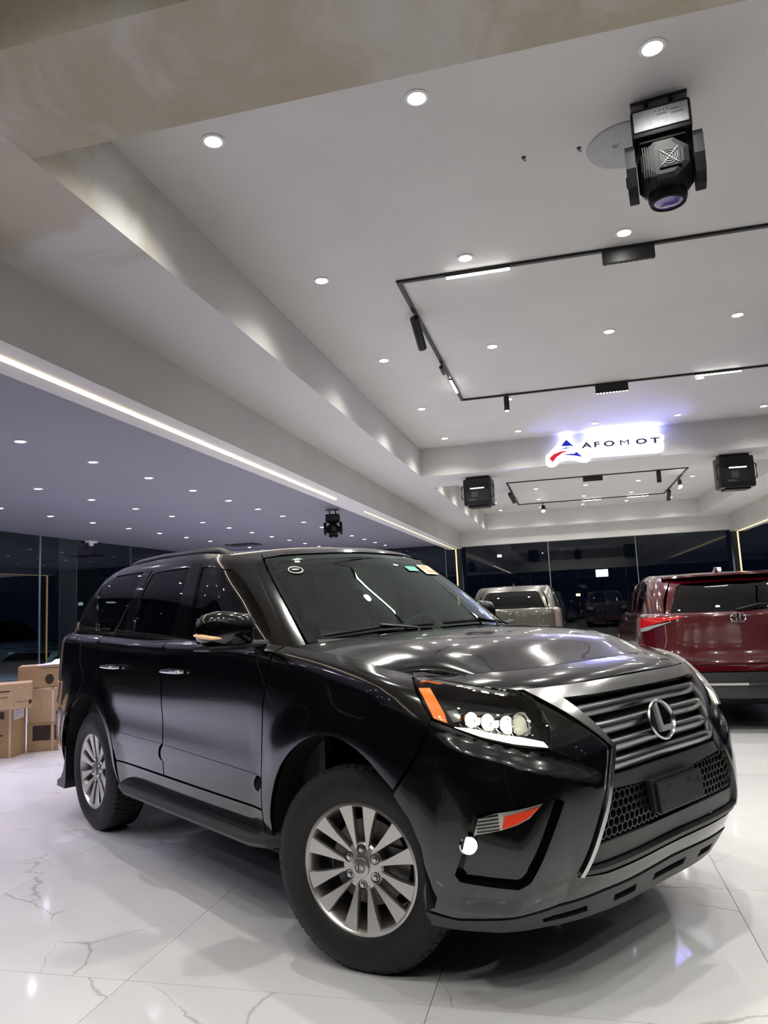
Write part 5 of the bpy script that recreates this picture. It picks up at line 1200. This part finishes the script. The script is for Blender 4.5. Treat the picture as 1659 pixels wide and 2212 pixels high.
# ---------------------------------------------------------------- cartons by the left bay
M_card = grain(mat('cardboard', (.36, .235, .125), .8), 25, .10, .15)
M_card2 = grain(mat('cardboard_pale', (.40, .27, .155), .8), 25, .10, .15)
M_tape = mat('packing_tape', (.55, .42, .30), .3, coat=.3); grain(M_tape, 40, .08)
M_ink = grain(mat('carton_ink', (.035, .022, .016), .7), 60, .2)
M_label = grain(mat('paper_label', (.62, .62, .66), .6), 60, .05)
M_wrap = grain(mat('white_wrap', (.70, .70, .76), .35), 30, .1, .5)
def carton(label, x, y, z, w, d, h, rz, m, deco):
    """x, y: front left corner foot; front faces the viewer"""
    t = thing('carton', label, 'carton', (x, y, z), (0, 0, rz), 'cartons stacked by the left bay')
    b = MB(); b.bbox(0, w, 0, d, 0, h, .004); body = b.build('box', m, t)
    b = MB(); b.bbox(.004, w/2-.002, .002, d-.002, h-.003, h+.002, .001); b.build('flap', m, t); b = MB(); b.bbox(w/2+.002, w-.004, .002, d-.002, h-.003, h+.002, .001); b.build('flap', m, t)
    F = Matrix(((1, 0, 0, 0), (0, 0, -1, -.0012), (0, 1, 0, 0), (0, 0, 0, 1))); S_ = Matrix(((0, 0, 1, w+.0012), (1, 0, 0, 0), (0, 1, 0, 0), (0, 0, 0, 1)))
    for kind, face, a, *r in deco:
        MM = F if face == 'f' else S_
        if kind == 'text':
            (cx, cy, size, sx) = r; text_mesh(a, size, .0006, M_ink, 'print', body, MM @ Matrix.Translation((cx, cy, 0)), (sx, 1), bold=.001)
        else:
            (x0, x1, y0, y1) = r; b = MB()
            if kind == 'print_disc': b.prism([((x0+x1)/2+(x1-x0)/2*math.cos(2*PI*k/24), (y0+y1)/2+(y1-y0)/2*math.sin(2*PI*k/24)) for k in range(24)], -.0006, .0010, MM)
            else: b.box(x0, x1, y0, y1, -.0006, .0010, MM)
            b.build(kind, a, body)
    return t
RB = math.radians(38)
c, s = math.cos(RB), math.sin(RB)
# near pair: tall carton with a smaller one on top
carton('tall carton with a white address label standing nearest the left edge', -6.345, 6.655, 0, .56, .30, .52, math.radians(15), M_card,
       [('tape', 'f', M_tape, .520, .545, 0, .52), ('print_line', 'f', M_ink, .06, .44, .155, .163), ('print_line', 'f', M_ink, .10, .40, .30, .306), ('print_line', 'f', M_ink, .10, .36, .36, .366), ('print_line', 'f', M_ink, .42, .47, .40, .475),
        ('print_line', 'f', M_ink, .08, .46, .225, .240), ('print_line', 'f', M_ink, .10, .38, .425, .437), ('paper_label', 's', M_label, .02, .25, .385, .515), ('print_line', 's', M_ink, .05, .20, .475, .480), ('print_line', 's', M_ink, .05, .22, .445, .450), ('print_line', 's', M_ink, .05, .16, .415, .420)])
carton('wide carton with printed lines lying on the tall carton', -6.19, 6.19, .524, .86, .36, .255, math.radians(37), M_card2,
       [('print_line', 'f', M_ink, .30, .66, .178, .190), ('print_line', 'f', M_ink, .30, .64, .120, .126), ('print_line', 'f', M_ink, .30, .52, .055, .066), ('print_mark', 'f', M_ink, .835, .865, .045, .085), ('print_line', 'f', M_ink, .72, .82, .07, .074)])
# far pair with the big lettered carton on top
DB = [('tape', 'f', M_tape, .255, .275, 0, .30), ('black_panel', 'f', M_ink, .06, .245, .115, .275), ('black_panel', 'f', M_ink, .285, .42, .115, .275), ('paper_label', 'f', M_label, .085, .22, .125, .135)]
carton('low carton with black printed panels at the foot of the right stack', -5.86, 7.08, 0, .46, .36, .305, math.radians(24), M_card2, DB)
carton('plain square carton in the middle of the right stack', -5.84, 7.06, .309, .44, .36, .375, math.radians(24), M_card2, [('tape', 'f', M_tape, .25, .275, 0, .375), ('tape', 'f', M_tape, 0, .44, .350, .375), ('print_line', 'f', M_ink, .34, .40, .05, .075)])
carton('long carton with a round logo and letters on top of the right stack', -5.90, 6.98, .688, .86, .36, .235, math.radians(34), M_card,
       [('text', 'f', 'LG', .52, .09, .15, 1.2), ('print_line', 'f', M_ink, .22, .62, .205, .211), ('print_disc', 'f', M_ink, .27, .36, .03, .14)])
t = thing('plastic_wrap', 'crumpled white plastic wrap on the long lettered carton', 'wrap', (-5.60, 7.36, .925), (0, 0, math.radians(34)))
b = MB(); n = 12; random.seed(3); vs = [(-.28+.56*i/n, -.15+.30*j/n, max(.0, .11*math.exp(-((i-8)/4)**2-((j-6)/4)**2)*(1+.5*random.uniform(-1, 1)))) for i in range(n+1) for j in range(n+1)]
b.add(vs, [(i*(n+1)+j, (i+1)*(n+1)+j, (i+1)*(n+1)+j+1, i*(n+1)+j+1) for i in range(n) for j in range(n)]); b.build('sheet', M_wrap, t, 1.2)
# ---------------------------------------------------------------- lights of the street outside and an added flood lamp
def street_lamp(x, y, z, col, st, r, label):
    t = thing('street_lamp', label, 'lamp', (x, y, -.75))
    b = MB(); b.cyl((0, .3, 0), (0, .3, z+.95), .05, .035); b.build('pole', M_darkclad, t, True)
    b = MB(); b.tube([(0, .3, z+.90), (0, .15, z+.98), (0, 0, z+.92)], .03, 8); b.build('arm', M_darkclad, t, True)
    b = MB(); b.bbox(-r*1.3, r*1.3, -.10, .14, z+.75-r*.8, z+.75+r*.8, .03); b.build('housing', M_darkclad, t)
    b = MB(); b.bbox(-r, r, -.125, -.105, z+.75-r*.6, z+.75+r*.6, .01); b.build('lamp_face', mat('street_lamp_%d' % len(MATS), (.5, .5, .5), .5, emit=col, estr=st), t)
def added_flood(x, y, z, label):  # unseen lamp added outside so the parked cars show through the glass
    t = thing('added_flood_lamp', label, 'lamp', (x, y, -.75))
    b = MB(); b.cyl((0, 0, 0), (0, 0, z+.75), .05, .04); b.build('pole', M_darkclad, t, True)
    b = MB(); b.bbox(-.05, .45, -.16, .16, z+.72, z+.82, .02); b.build('head', M_darkclad, t)
    b = MB(); b.bbox(.02, .42, -.13, .13, z+.705, z+.718, .003); b.build('lamp_face', mat('added_flood_face', (.5, .5, .5), .5, emit=(.8, .93, 1), estr=2), t)
    d = bpy.data.lights.new('added_flood_beam', 'SPOT'); d.energy = 1500; d.color = (.78, .90, 1.0); d.shadow_soft_size = .12; d.spot_size = math.radians(70); d.spot_blend = .8
    o = bpy.data.objects.new('added_flood_beam', d); p0 = Vector((.22, 0, z+.62)); dv = Vector((-13.6, 16.0, 0))-Vector((x, y, -.75))-p0
    link(o, t); o.matrix_local = Matrix.Translation(p0) @ dv.to_track_quat('-Z', 'Y').to_matrix().to_4x4()
added_flood(-13.0, 8.0, 3.4, 'unseen flood lamp added on a pole left of the view to light the parked cars')
street_lamp(1.78, 40, 2.56, (.80, 1, .97), 9, .30, 'bright cool street lamp seen through the end glazing')
street_lamp(.50, 40, 1.50, (1, .72, .40), 2.5, .11, 'small amber lamp low beyond the end glazing')
street_lamp(7.35, 40, 2.43, (.85, 1, .98), 4, .16, 'cool lamp above the red car beyond the glass')
street_lamp(-3.6, 42, 3.9, (.95, 1, .98), 3, .12, 'faint high lamp left of the bright one beyond the glass')
street_lamp(-14, -20, 2.3, (.55, .95, 1), 14, .35, 'teal street lamp behind the viewer left of the doors')
street_lamp(-22, -12, 2.0, (.60, .95, 1), 14, .30, 'teal street lamp outside the near end of the left glass')
